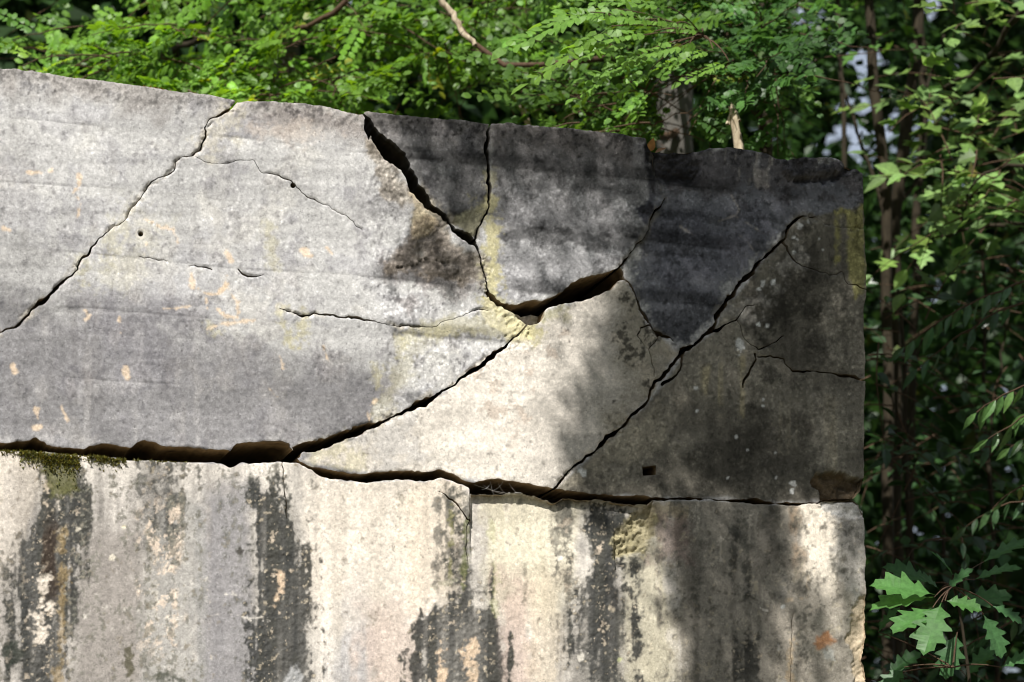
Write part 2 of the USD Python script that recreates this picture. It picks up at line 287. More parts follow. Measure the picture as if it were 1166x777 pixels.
pt = ss(N8 + 0.8 * nz(34, seed=33) + 0.5 * FN, 0.5, 1.6); mul(pt * (X < 560), np.array([0.86, 0.855, 0.865]))
pt = ss(nz(9, 60, seed=34, octv=4) + 0.4 * N20, 0.6, 1.8); mul(pt * (X < 560), np.array([0.90, 0.895, 0.89]))
pt = ss(nz(90, 3.5, seed=35, octv=3) + 0.5 * N60, 0.6, 1.9); mul(pt * (X < 300), np.array([0.90, 0.90, 0.905]))
pt = speck(0.05 + 0.05 * ss(N60, 0, 1.5), 0.8 * FN + 0.4 * N8); mul(pt, 0.72)
pt = speck(np.full(X.shape, 0.045), 0.8 * nz(2.8, seed=37, octv=2) + 0.5 * N8); mul(pt, 1.22)
pt = ss(nz(26, seed=31) + 0.5 * N8, 0.9, 1.9); mul(pt * (X < 560), np.array([1.14, 1.13, 1.10]))
yc = np.interp(X, [-40, 0, 60, 100, 180, 300, 430, 470, 560], [322, 325, 347, 352, 372, 392, 402, 425, 470])
gz = ss(Y - yc + 7 * N20 + 9 * N60 + 4 * N8, -24, 26) * (1 - ss(X - np.interp(Y, [380, 440, 500], [446, 436, 420]) + 7 * N20, -8, 14))
mul(gz, np.array([0.52, 0.515, 0.535]))
mul(gz * ss(NV * 0.7 + N20, 0.3, 1.8), np.array([1.28, 1.27, 1.24])); mul(gz * speck(np.full(X.shape, 0.10), 0.8 * FN + 0.3 * N8), 1.3); mul(gz * speck(np.full(X.shape, 0.14), 0.8 * nz(2.4, seed=38, octv=2) + 0.3 * N20), 0.75)
mul(gz * ss(Y, 488, 506), 1.2)
mul(blob([(0,320),(90,342),(92,356),(0,378)], 4, 3), 0.80)
# top rim weathered and darker
topd = Y - np.interp(X, [p[0] for p in TOP], [p[1] for p in TOP])
mul((1 - ss(topd + 6 * N20 + 4 * N8, 4, 40)) * (X < 720), np.array([0.72, 0.69, 0.67]))
rimm = (1 - ss(topd + 4 * N20, 8, 34)); mul(rimm * speck(0.35 * rimm, 0.9 * FN + 0.3 * N8), 0.62); Z += rimm * (0.7 * FN + 0.5 * N3) * 0.55
mul(blob([(300,118),(420,132),(440,175),(400,165),(330,150),(290,140)], 10, 8), np.array([0.80, 0.77, 0.75]))
mixc(blob([(285,148),(345,140),(390,155),(350,165),(300,160)], 8, 6), (0.50, 0.43, 0.37), 0.5)
# spalled brownish patch left of the wide crack, with shade painted over it
sp = blob([(412,135),(440,180),(480,230),(520,268),(545,285),(553,330),(520,318),(490,310),(455,307),(445,298),(470,290),(482,270),(470,240),(440,222),(425,190),(414,165)], 8, 6)
mixc(sp, (0.31, 0.265, 0.205), 0.65)
mul(sp * ss(N8 + N20, 0.2, 1.2), 0.72)
mixc(blob([(470,215),(495,235),(485,260),(470,250)], 5, 4), (0.50, 0.42, 0.28), 0.7)
mul(blob([(490,258),(545,280),(552,340),(520,345),(470,330),(440,300),(480,290)], 10, 9), np.array([0.66, 0.63, 0.62]))  # darkens the brown further: painted shade beside the crack
Z += sp * (1.6 * N8 + 1.2 * N3 - 4)
bm = line([(440,300),(455,306),(470,305),(490,296),(510,300)], 3, 2, 2); mul(bm, 0.45); Z -= 5 * bm
bm = line([(412,262),(420,270),(424,285),(432,297)], 1.5, 1.2, 1.2); mul(bm, 0.75); Z -= 1.5 * bm
ff_pre = inside([(340,526),(400,502),(470,470),(575,395),(610,372),(700,322),(715,320),(735,372),(775,402),(740,455),(690,500),(630,560),(540,548),(440,540)])
# slab C: dark stain, with its shade painted in too
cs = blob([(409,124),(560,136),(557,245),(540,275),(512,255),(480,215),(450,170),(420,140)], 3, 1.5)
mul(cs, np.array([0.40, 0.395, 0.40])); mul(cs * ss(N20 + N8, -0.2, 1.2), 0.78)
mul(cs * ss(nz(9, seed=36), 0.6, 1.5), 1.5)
gl = blob([(520,250),(535,238),(552,232),(553,248),(544,264),(537,272),(522,262)], 3, 2); mixc(gl, (0.30, 0.28, 0.18), 0.75)
# slab D: dark above, paler below
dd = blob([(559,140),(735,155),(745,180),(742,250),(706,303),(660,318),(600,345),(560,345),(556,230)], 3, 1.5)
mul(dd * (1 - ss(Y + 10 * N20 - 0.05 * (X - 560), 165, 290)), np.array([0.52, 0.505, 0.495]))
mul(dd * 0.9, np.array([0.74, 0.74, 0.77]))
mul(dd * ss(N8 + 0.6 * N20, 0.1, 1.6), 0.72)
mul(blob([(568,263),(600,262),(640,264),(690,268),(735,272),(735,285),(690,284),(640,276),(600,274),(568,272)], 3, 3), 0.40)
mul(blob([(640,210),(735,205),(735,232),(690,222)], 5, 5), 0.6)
# slab E and the corner block: black weathering, bluish to brown
ee = blob([(735,160),(990,178),(990,345),(905,300),(890,270),(840,330),(805,382),(775,400),(742,372),(715,318),(735,262)], 7, 7)
mul(ee, np.array([0.36, 0.37, 0.42])); 
mul(ee * blob([(735,150),(990,170),(990,225),(890,222),(740,215)], 12, 10), np.array([0.62, 0.58, 0.55]))
mul(ee * ss(N20 + 0.8 * N60, -0.3, 1.4), 0.72)
mul(ee * blob([(740,235),(890,240),(860,300),(830,330),(745,330)], 16, 12), np.array([0.82, 0.82, 0.86]))
mul(ee * line([(745,243),(800,247),(890,250)], 6, 4, 4), 0.55); mul(ee * line([(730,285),(800,291),(890,285)], 7, 4, 4), 0.6)
mul(ee * blob([(720,300),(860,300),(820,350),(735,350)], 10, 6), 1.28)
mul(ee * blob([(735,355),(815,352),(800,385),(775,398),(745,378)], 5, 3), 0.62)
wd = ss(nz(5, 22, seed=40, octv=3), 0.35, 1.2) * blob([(808,170),(872,172),(878,210),(850,207),(815,198)], 7, 5); mixc(wd, (0.38, 0.35, 0.32), 0.75)
mixc(blob([(850,195),(876,190),(874,210),(858,214)], 5, 5), (0.30, 0.27, 0.25), 0.5)
for s in ([(833,222),(842,238),(838,245),(820,251)], [(843,268),(852,276),(862,291)], [(838,246),(870,266)], [(775,258),(790,268)]):
    mixc(line(s, 0.8, 1.0, 0.8), (0.34, 0.31, 0.28), 0.65)
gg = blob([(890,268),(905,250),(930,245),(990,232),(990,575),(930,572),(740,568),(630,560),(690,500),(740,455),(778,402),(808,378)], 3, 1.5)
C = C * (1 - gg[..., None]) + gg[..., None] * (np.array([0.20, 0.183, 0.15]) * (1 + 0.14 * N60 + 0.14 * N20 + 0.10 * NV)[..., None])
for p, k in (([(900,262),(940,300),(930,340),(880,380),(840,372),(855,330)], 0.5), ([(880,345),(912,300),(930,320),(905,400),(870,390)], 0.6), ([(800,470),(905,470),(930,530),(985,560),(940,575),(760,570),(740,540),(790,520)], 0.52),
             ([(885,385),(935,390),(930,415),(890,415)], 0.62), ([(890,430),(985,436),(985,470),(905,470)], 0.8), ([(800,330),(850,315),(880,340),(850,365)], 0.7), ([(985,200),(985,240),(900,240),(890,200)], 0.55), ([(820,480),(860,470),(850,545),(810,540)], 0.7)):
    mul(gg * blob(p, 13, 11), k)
mixc(gg * blob([(960,236),(984,232),(984,330),(972,340),(962,300)], 6, 5, NV), (0.30, 0.28, 0.10), 0.75)
mul(line([(976,240),(975,300)], 2, 2, 2), 0.45)
mixc(gg * ss(NV, 0.2, 1.5) * blob([(790,420),(850,410),(850,470),(815,490)], 12, 8), (0.36, 0.31, 0.19), 0.65)
mixc(gg * ss(NV, 0.0, 1.6) * blob([(850,455),(950,450),(985,500),(985,545),(900,520)], 14, 10), (0.34, 0.30, 0.22), 0.5)
mixc(blob([(690,480),(745,450),(780,470),(750,520),(690,540),(640,555)], 12, 9), (0.34, 0.305, 0.235), 0.55)
mixc(gg * blob([(805,385),(850,345),(895,285),(905,300),(870,345),(835,375)], 8, 8) * ss(N8 + N20, -0.2, 1.2), (0.33, 0.31, 0.28), 0.55)
WL = [(911,257,4),(905,272,3.5),(903,288,3),(932,272,2),(937,285,2),(834,333,4),(828,345,3.5),(862,330,3),(868,324,3),(880,323,2.5),(843,396,5),(840,388,2.5),(841,405,3.5),(792,443,3),(793,468,2.5),(838,498,2.2),(851,513,2.2),(882,516,2.6),(661,538,4.5),(634,545,3),(903,551,2.6),(901,560,2.4),(828,545,2),(868,455,2),(868,463,1.6),(884,544,1.8),(863,370,2),(874,371,2),(920,252,2)]
for x, y, r in WL:
    mixc(ss(-(np.hypot(X - x, Y - y) + 0.28 * r * N3 + 0.3 * r * N8), -1.1 * r, -0.6 * r), (0.62, 0.62, 0.60), 0.95)
old = ss(X, 408, 430) * (1 - lowmask) * (1 - ff_pre)
mul(old * speck(np.full(X.shape, 0.20), 0.8 * FN + 0.4 * N20), 0.66); mul(old * speck(np.full(X.shape, 0.13), 0.9 * nz(2.3, seed=63, octv=2) + 0.3 * N20), 1.5)
mul(old * speck(np.full(X.shape, 0.06), 0.7 * FN3 + 0.5 * N20), 1.35); mul(old * speck(np.full(X.shape, 0.10), 0.7 * FN2 + 0.5 * NV), 0.72)
rimn = ss(N20 + 0.7 * N8, -0.6, 0.9)
for kk, ww in (('c1', 7), ('c2', 12), ('c2b', 6), ('c3', 9), ('c4', 6), ('c5', 7), ('c6', 9), ('h2', 4)):
    dl = dist(CRACKS[kk]); near = ss(-(dl + 1.6 * N8), -ww, -ww * 0.35)
    mixc(near * rimn * (X < 640), (0.50, 0.455, 0.37), 0.45); mixc(near * rimn * (X >= 640), (0.27, 0.25, 0.21), 0.45)
    chip = near * ss(N8 + 0.5 * N3 + 0.4 * N20, 0.5, 0.9); Z -= 5.5 * chip; mul(chip * ss(FN, 0, 1.5), 0.6)
# recess that broke out of the lower right corner of the block, its shadow painted into the brown
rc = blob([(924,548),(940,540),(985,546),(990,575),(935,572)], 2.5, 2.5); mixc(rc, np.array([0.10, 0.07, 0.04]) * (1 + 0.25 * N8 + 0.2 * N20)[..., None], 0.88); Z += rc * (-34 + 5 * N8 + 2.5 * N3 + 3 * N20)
rc = blob([(893,178),(950,176),(966,192),(950,200),(900,204),(890,196)], 2.5, 2); mul(rc, 0.62); Z += rc * (14 + 3 * N8)
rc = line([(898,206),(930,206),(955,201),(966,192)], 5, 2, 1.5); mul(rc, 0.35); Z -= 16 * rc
rc = blob([(735,170),(790,172),(800,190),(790,206),(760,208),(738,200)], 4, 4); mul(rc, 0.42); Z += rc * (3.5 * N8 + 2 * N3 - 8)
# slab F: cream, dark lichen to the right
ff = blob([(340,526),(400,502),(470,470),(575,395),(610,372),(700,322),(715,320),(735,372),(775,402),(740,455),(690,500),(630,560),(540,548),(440,540)], 3, 1.5)
C = C * (1 - ff[..., None]) + ff[..., None] * (np.array([0.585, 0.54, 0.48]) * (1 + 0.07 * N60 + 0.06 * N20 + 0.05 * NH)[..., None])
mul(ff * blob([(400,500),(470,475),(478,520),(440,535)], 10, 8), np.array([0.84, 0.86, 0.90]))
mixc(ff * ss(N8 + 0.8 * N20 + 0.3 * N3, 1.0, 2.0) * blob([(520,440),(640,370),(640,470),(560,500)], 20, 10), (0.42, 0.35, 0.29), 0.7)
mul(ff * ss(X + 14 * N20, 655, 730), np.array([0.56, 0.55, 0.50]))
fd = ff * ss(X + 10 * N20, 630, 720) * (1 - ss(Y + 10 * N20, 430, 490)) * ss(N20 + 0.6 * N60, -0.8, 1.2); mul(speck(0.5 * fd, 0.7 * FN + 0.6 * FN3), 0.34)
fd = ff * 0.07; mul(speck(fd, 0.8 * FN + 0.4 * N20), 0.62)
bm = line([(470,538),(476,525),(479,500),(478,488),(480,478)], 1.2, 1.2, 1); mul(bm, 0.72); Z -= 1.2 * bm
bm = line([(413,517),(423,517)], 1.0, 0.8, 0.5); mul(bm, 0.5)
for s in ([(525,395),(560,392),(640,400)], [(560,445),(640,452)]): mul(ff * line(s, 1, 1.5, 1.5), 0.85)
# yellow lichen and lime along the open cracks
YEL = (0.46, 0.42, 0.235)
for pts, w, a in (([(556,228),(560,250),(561,280),(558,310),(557,335)], 15, .85), ([(556,200),(557,228)], 7, .5), ([(556,345),(575,355),(596,374),(606,380)], 22, .75), ([(470,378),(520,372),(560,372),(585,375)], 16, .35),
                  ([(430,470),(450,440),(470,400),(500,380)], 18, .25), ([(600,378),(622,362),(640,352)], 12, .6), ([(358,520),(390,510),(402,522),(395,530)], 20, .35), ([(92,298),(94,325)], 9, .4), ([(125,300),(128,268),(138,262)], 14, .3),
                  ([(320,355),(326,380),(330,390)], 7, .55), ([(346,360),(344,385)], 6, .5), ([(450,385),(455,405)], 6, .4), ([(428,420),(432,440)], 5, .4), ([(306,262),(312,300)], 9, .35), ([(236,372),(245,380)], 8, .45)):
    mixc(line(pts, w, 6, 5), YEL, a)
mixc(blob([(556,336),(598,372),(612,378),(590,392),(575,388),(545,360)], 4, 4), (0.50, 0.455, 0.28), 0.7)
Z += line([(560,350),(590,372),(580,390)], 18, 6, 5) * (3 * N8 + 1.5 * N3)
mul(line([(535,375),(520,385),(510,392)], 1.5, 1.2, 1.2), 0.6)
mul(line([(440,365),(441,400),(440,430),(437,445)], 1.2, 1.5, 2), 0.72)
mul(line([(456,300),(462,320),(466,340),(468,365)], 1.0, 1.2, 1.2), 0.72)
# lime bleeding pale from the left crack, flaked cream patches
mixc(line([(150,244),(165,262),(150,300),(130,310)], 30, 14, 10), (0.58, 0.55, 0.44), 0.35)
mixc(line([(262,135),(240,165)], 22, 8, 8), (0.56, 0.52, 0.42), 0.45)
PEEL = (0.68, 0.53, 0.38)
for p, w in (([(90,200),(90,212),(84,218)], 3, ), ([(88,225),(92,233),(88,248)], 2.2), ([(30,196),(48,197),(58,194)], 2), ([(163,251),(175,254),(182,260),(196,262),(202,272),(200,286)], 1.6), ([(166,278),(165,290)], 1.2),
             ([(258,315),(254,330),(248,336),(234,336),(236,352)], 3), ([(258,318),(264,336),(270,345),(271,356)], 2), ([(226,331),(236,336),(247,335),(258,325)], 4), ([(218,312),(219,327)], 2.5), ([(258,288),(262,298)], 4),
             ([(246,352),(256,360),(270,362)], 2), ([(236,376),(252,370),(270,368),(290,364)], 2.5), ([(186,352),(200,352),(215,350)], 3), ([(41,466),(43,475)], 4), ([(38,488),(45,486)], 5), ([(318,404),(322,420)], 2.5), ([(418,468),(421,480)], 2.5),
             ([(422,462),(428,455)], 1.6), ([(135,362),(137,380)], 2), ([(97,354),(102,360),(98,365)], 2), ([(143,420),(145,430)], 5), ([(15,418),(17,424)], 4), ([(308,444),(314,452)], 1.4), ([(70,462),(76,480)], 1.4), ([(368,395),(372,408)], 2), ([(0,258),(12,262)], 2), ([(372,282),(378,290)], 2), ([(345,285),(352,292)], 5)):
    mixc(line(p, w, 1.3, 1.4), PEEL, 0.72)
for x, y, r in ((160,267,4), (318,350,3.4)):
    rr = np.hypot(X - x, Y - y); mixc(np.exp(-((rr - r - 1) / 1.2)**2), (0.62, 0.58, 0.50), 0.6)
mixc(ss(-np.hypot(X - 318, Y - 350), -2.6, -1.6), (0.62, 0.60, 0.56), 0.8)
bm = line([(366,395),(371,399)], 1.4, 0.8, 0.4); mul(bm, 0.3)
# air holes in the upper face
rr = np.random.default_rng(5)
for _ in range(420):
    x, y = rr.uniform(0, 980), rr.uniform(90, 560); r = rr.choice([0.7, 0.9, 1.1, 1.6], p=[.5, .3, .15, .05])
    ia, ja = int(y - GY0), int(x - GX0)
    sl = np.s_[max(ia - 4, 0):ia + 5, max(ja - 4, 0):ja + 5]
    g = np.exp(-((X[sl] - x)**2 + (Y[sl] - y)**2) / r**2); C[sl] *= (1 - 0.6 * g)[..., None]; Z[sl] -= 3 * g

# lower wall
LB = np.array([0.56, 0.52, 0.47]) * (1 + 0.07 * N60 + 0.06 * N20 + 0.10 * NV + 0.09 * NV2 + 0.07 * NV3)[..., None]
UPC, C = C, LB.copy()
def column(xs, soft=10, rag=8, y0=500, y1=820, ysoft=20):
    """A streak that runs down the face: xs = [(y, left, right), ...]."""
    ys = [p[0] for p in xs]; a = np.interp(Y, ys, [p[1] for p in xs]); b = np.interp(Y, ys, [p[2] for p in xs])
    d = np.minimum(X - a, b - X) + rag * (0.7 * NV + 0.5 * N20 + 0.35 * N8)
    return ss(d, -soft, soft) * ss(Y + 8 * N20, y0 - ysoft, y0 + ysoft) * (1 - ss(Y + 8 * N20, y1 - ysoft, y1 + ysoft))
GREYV = np.array([0.315, 0.305, 0.31])
mixc(column([(520,95,160),(777,80,165)], 12, 8, 600, 900), (0.33, 0.30, 0.27), 0.85)
mixc(column([(520,225,285),(777,220,290)], 12, 7, 560, 900), GREYV, 0.85)
mixc(column([(520,175,235),(777,160,230)], 14, 8, 560, 900), (0.40, 0.39, 0.36), 0.7)
mixc(column([(600,385,415),(777,380,425)], 9, 6, 645, 900), GREYV * 1.15, 0.75)
mixc(column([(560,345,470),(777,350,470)], 14, 6, 540, 700, 40), (0.70, 0.62, 0.52), 0.55)
mixc(column([(600,415,480),(777,415,480)], 12, 8, 690, 900, 30), (0.52, 0.42, 0.36), 0.7)
mixc(column([(560,455,525),(777,470,525)], 14, 6, 540, 700, 30), (0.62, 0.52, 0.40), 0.5)
mixc(column([(560,540,660),(777,560,640)], 16, 8, 540, 700, 30), (0.58, 0.53, 0.38), 0.6)
mixc(column([(600,560,600),(777,565,605)], 9, 7, 660, 900), (0.46, 0.35, 0.30), 0.7)
mixc(column([(600,600,640),(777,600,640)], 10, 7, 640, 900), (0.55, 0.47, 0.36), 0.6)
mixc(column([(600,-60,20),(777,-60,15)], 10, 6, 640, 900), (0.34, 0.31, 0.28), 0.55)
mixc(column([(540,-60,48),(590,-60,40),(640,-60,20)], 5, 4, 500, 660, 25), (0.60, 0.53, 0.44), 0.5)
mixc(column([(560,700,760),(777,700,775)], 14, 8, 600, 900), (0.42, 0.385, 0.28), 0.8)
mixc(column([(560,752,905),(777,768,905)], 12, 8, 500, 900), (0.225, 0.205, 0.17), 0.9)  # stain, with the shade of the boughs painted into its colour
mixc(column([(560,890,985),(777,880,985)], 12, 8, 500, 900), (0.34, 0.305, 0.255), 0.9)
mixc(blob([(742,571),(790,575),(788,592),(745,590)], 5, 4), (0.36, 0.30, 0.20), 0.8); mixc(blob([(742,590),(785,592),(780,640),(750,640)], 9, 6), (0.25, 0.19, 0.165), 0.7)
mixc(column([(575,905,945),(620,905,952),(665,915,950)], 5, 4, 565, 662, 9), (0.70, 0.63, 0.53), 0.9)  # sun spot between the leaves, painted as a pale patch
mixc(column([(575,897,907),(660,902,914)], 3, 3, 575, 650), (0.42, 0.29, 0.18), 0.6)
mixc(blob([(950,585),(985,585),(985,690),(965,690),(945,640)], 7, 5), (0.34, 0.325, 0.30), 0.7)
mixc(column([(570,600,645),(660,625,645)], 6, 4, 540, 660), (0.62, 0.57, 0.46), 0.4)
mul(column([(500,-60,292),(777,-60,292)], 10, 6, 540, 900, 30), np.array([0.76, 0.76, 0.775]))
rs = np.random.default_rng(8)
for _ in range(46):
    x0 = rs.uniform(-20, 980); w0 = rs.uniform(1.5, 9); top = np.interp(x0, [0, 340, 530, 980], [518, 532, 555, 575]) + rs.choice([0, 0, rs.uniform(20, 140)]); ln = rs.uniform(60, 260); lean = rs.normal(0, 4)
    m = column([(top, x0 - w0, x0 + w0), (top + ln, x0 - w0 * 0.3 + lean, x0 + w0 * 0.3 + lean)], rs.uniform(2.5, 6), 4, top, top + ln, rs.uniform(12, 50))
    dens = m * (1 - ss(Y, top, top + ln) * 0.8); dark = rs.uniform(0, 1) < 0.6
    mixc(speck(np.clip(dens, 0, 1) * rs.uniform(0.35, 0.9), 0.7 * FN + 0.4 * FN2, 0.7), (0.14, 0.135, 0.11) if dark else (0.66, 0.60, 0.51), rs.uniform(0.25, 0.65))
for _ in range(26):
    x0 = rs.choice([64, 178, 318, 525, 690, 850]) + rs.normal(0, 26); w0 = rs.uniform(1.5, 5); top = np.interp(x0, [0, 340, 530, 980], [518, 532, 555, 575]) + abs(rs.normal(0, 25)); ln = rs.uniform(40, 200)
    m = column([(top, x0 - w0, x0 + w0), (top + ln, x0 - w0 * 0.3, x0 + w0 * 0.3)], 4, 4, top, top + ln, 30) * (1 - 0.7 * ss(Y, top, top + ln))
    mixc(speck(np.clip(m, 0, 1) * 0.9, 0.7 * FN + 0.4 * FN2, 0.8), (0.07, 0.07, 0.06), 0.7)
# black biological streaks, eaten into, with cream flakes
BLK = (0.024, 0.026, 0.026)
flk = nz(7, 10, seed=50, octv=4, rough=0.65); flk2 = nz(4, 5, seed=51, octv=3)
def black(xs, y0, y1, a=0.95, fl=0.9, soft=6, rag=7, thr=1.0, ys=18):
    m = column(xs, soft * 2.3, rag * 1.2, y0, y1, ys * 2.2) * np.clip(0.98 + 0.22 * NV + 0.12 * N60, 0.55, 1.15)
    e = speck(np.clip(m * 1.25 - 0.02, 0, 1), 0.75 * FN + 0.5 * FN2 + 0.3 * NV3, 1.0)
    mixc(column(xs, soft * 3.5, rag, y0 - 10, y1, ys * 2.5), (0.15, 0.145, 0.125), 0.55 * a); mixc(e, BLK, a * np.clip(0.9 + 0.12 * NV, 0.6, 1)); mul(column(xs, soft * 3, rag, y0, y1, ys * 2) * (1 - e), 0.82)
    mixc(e * ss(NV + 0.5 * N8, 0.2, 1.6), (0.07, 0.068, 0.058), 0.55)
    cen = column([(p[0], p[1] + 0.22 * (p[2] - p[1]), p[2] - 0.22 * (p[2] - p[1])) for p in xs], soft, rag, y0, y1, ys)
    f = ss(0.8 * FN3 + 0.35 * flk + 0.35 * NV, thr + 0.65, thr + 1.0) * e * (0.25 + 0.75 * cen)
    mixc(f, (0.50, 0.42, 0.33), 0.85 * fl)
    f2 = speck(0.035 * e, FN) ; mixc(f2 * e, (0.44, 0.38, 0.29), 0.7)
    return e
EB = black([(540,48,92),(580,45,95),(620,22,90),(680,18,80),(740,15,72),(800,20,78)], 540, 900, 0.93, 0.95, 6, 7, 0.75)
mixc(column([(600,52,66),(690,54,66)], 3, 4, 590, 690), (0.035, 0.02, 0.012), 0.7)
mixc(line([(50,660),(44,690)], 8, 3, 4) + line([(46,700),(46,725)], 12, 3, 5) + line([(56,690),(57,697)], 7, 2, 3) + line([(66,560),(66,580)], 6, 2, 3), (0.62, 0.55, 0.47), 0.9)
mixc(line([(70,600),(70,720),(66,777)], 5, 4, 4), (0.30, 0.22, 0.11), 0.6)
EB = EB + black([(540,155,202),(580,165,200),(640,165,190),(700,160,185)], 525, 640, 0.75, 0.85, 9, 9, 0.55, 30)
f = column([(560,162,200),(777,160,200)], 10, 10, 570, 740, 30) * ss(flk + 0.3 * NV, 0.35, 0.8); mixc(f, (0.64, 0.53, 0.43), 0.85)
f = speck(column([(520,130,215),(777,140,215)], 24, 10, 540, 900, 30) * ss(NV + N20 * 0.6, -1.2, 1.6) * 0.55, 0.8 * FN + 0.5 * FN2); mixc(f, (0.16, 0.155, 0.13), 0.75)
f = speck(column([(520,230,288),(620,255,286),(777,275,288)], 12, 8, 535, 900, 25) * 0.35, 0.8 * FN + 0.5 * FN2); mixc(f, (0.12, 0.12, 0.105), 0.7)
f = speck(column([(520,85,130),(777,75,110)], 14, 8, 530, 900, 25) * 0.28, 0.8 * FN + 0.5 * FN2); mixc(f, (0.16, 0.155, 0.13), 0.7)
f = speck(column([(520,-60,30),(777,-60,20)], 14, 8, 620, 900, 25) * 0.30, 0.8 * FN + 0.5 * FN2); mixc(f, (0.15, 0.14, 0.12), 0.7)
f = speck(0.035 * lowmask, 0.8 * FN + 0.5 * FN2); mixc(f, (0.22, 0.19, 0.15), 0.6)
f = speck(column([(560,700,985),(777,700,985)], 10, 8, 560, 900, 25) * 0.16, 0.7 * FN + 0.5 * FN2); mixc(f, (0.10, 0.095, 0.08), 0.6)
f = speck(column([(560,700,985),(777,700,985)], 10, 8, 600, 900, 25) * 0.10, 0.7 * FN3 + 0.5 * FN2); mixc(f, (0.50, 0.44, 0.33), 0.45)
EB = EB + black([(560,284,322),(600,288,338),(650,290,346),(700,288,350),(800,292,352)], 570, 900, 0.93, 0.9, 6, 6, 1.25)
mixc(line([(316,652),(320,675),(313,687),(318,670)], 6, 2, 3), (0.60, 0.46, 0.33), 0.9)
mixc(blob([(325,777),(330,762),(340,768),(340,790),(322,790)], 3, 3), (0.40, 0.40, 0.40), 0.7)
EB = EB + black([(640,522,535),(690,510,552),(712,470,566),(800,468,572)], 665, 900, 0.93, 0.95, 6, 7, 0.85)
EB = EB + black([(600,526,536),(700,518,545)], 600, 700, 0.55, 0.6, 8, 7, 1.0)
mixc(line([(500,725),(498,750),(503,777)], 8, 2, 4) + line([(538,735),(530,760),(536,777)], 12, 3, 5), (0.60, 0.46, 0.33), 0.85)
EB = EB + black([(580,672,724),(620,676,715),(640,682,708),(660,668,712),(700,650,712),(800,648,714)], 582, 900, 0.95, 0.9, 5, 6, 1.25)
EB = EB + black([(660,634,650),(800,634,650)], 655, 740, 0.5, 0.7, 7, 6, 0.7)
EB = EB + black([(740,840,860),(800,838,862)], 735, 900, 0.7, 0.6, 6, 6, 1.2)
EB = EB + black([(580,632,645),(640,632,642)], 565, 620, 0.55, 0.5, 6, 6, 0.9)
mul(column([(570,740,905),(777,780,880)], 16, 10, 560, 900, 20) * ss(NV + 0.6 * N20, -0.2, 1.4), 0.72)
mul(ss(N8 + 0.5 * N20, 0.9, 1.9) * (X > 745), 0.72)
for pts, w, a, c in (([(530,595),(528,640),(524,690)], 4, .7, (0.12, 0.13, 0.05)), ([(513,575),(512,610),(511,655)], 2, .6, (0.20, 0.19, 0.08)), ([(561,600),(561,690),(562,700)], 3, .3, (0.36, 0.37, 0.16)), ([(148,738),(147,777)], 7, .8, (0.07, 0.065, 0.035)),
                     ([(490,668),(520,662)], 2, .5, (0.22, 0.22, 0.15)), ([(170,777),(190,770),(205,775)], 8, .8, (0.05, 0.055, 0.04)), ([(5,745),(14,735),(20,750),(8,758)], 9, .9, (0.03, 0.035, 0.028)), ([(32,748),(28,755)], 7, .7, (0.04, 0.04, 0.035))):
    mixc(line(pts, w, 2, 3), c, a)
LIME = (0.78, 0.73, 0.66)
for pts, w in (([(76,715),(92,709),(98,701),(108,698),(122,692),(126,690)], 2.2), ([(138,693),(158,698),(178,702),(190,706),(205,703),(232,704),(252,699),(270,702),(285,705),(298,704),(304,710)], 1.8), ([(390,656),(412,658)], 1.5), ([(452,709),(478,704)], 1.8),
               ([(256,678),(276,679)], 1), ([(900,650),(893,655),(905,640)], 1.4), ([(893,684),(915,682),(938,682)], 1.5), ([(917,658),(919,675),(917,690),(925,710),(932,720)], 1.6), ([(942,680),(940,705),(938,722)], 1.5), ([(965,612),(977,630)], 1.2), ([(856,700),(850,712)], 1.4), ([(858,690),(872,697)], 1.2), ([(885,725),(884,745)], 1.2)):
    mixc(line(pts, 0.55 * w, 1.2, 2.2) * ss(N20 + N8, -1.2, 0.6), LIME if pts[0][0] < 890 else (0.60, 0.47, 0.32), 0.75); Z += 1.4 * lowmask * line(pts, w, 1.2, 1.6)
mixc(blob([(928,726),(940,720),(945,730),(932,738)], 3, 3), (0.42, 0.17, 0.05), 0.7)
bm = line([(899,730),(897,760),(900,777)], 5, 2, 3); mixc(bm, (0.55, 0.42, 0.27), 0.6)
bm = line([(815,674),(838,678),(852,680),(860,684)], 1.0, 1, 1.2); mul(bm, 0.5); Z -= lowmask * bm
bm = line([(358,603),(400,603),(425,600)], 0.9, 1, 1.2) + line([(430,610),(455,620),(480,618)], 0.9, 1, 1.2); mul(bm, 0.75)
bm = line([(940,592),(958,600),(962,612)], 2.5, 1.5, 2); mul(bm, 0.4); Z -= 5 * bm * lowmask
for x, y, r, c in ((126,634,4,(0.72,0.66,0.55)), (637,635,4.5,(0.74,0.70,0.62)), (272,628,4,(0.05,0.045,0.04)), (357,716,3,(0.02,0.02,0.015)), (661,751,5,(0.7,0.66,0.58)), (140,601,3,(0.7,0.64,0.45)), (703,752,4,(0.50,0.52,0.28)), (942,747,5,(0.55,0.54,0.50)), (888,692,3,(0.6,0.6,0.58)), (458,745,3,(0.1,0.09,0.08)), (462,742,2,(0.1,0.09,0.08)), (88,604,3,(0.65,0.6,0.5))):
    mixc(ss(-(np.hypot(X - x, Y - y) + 0.3 * r * N3 + 0.3 * r * N8), -r, -0.4 * r), c, 0.85)
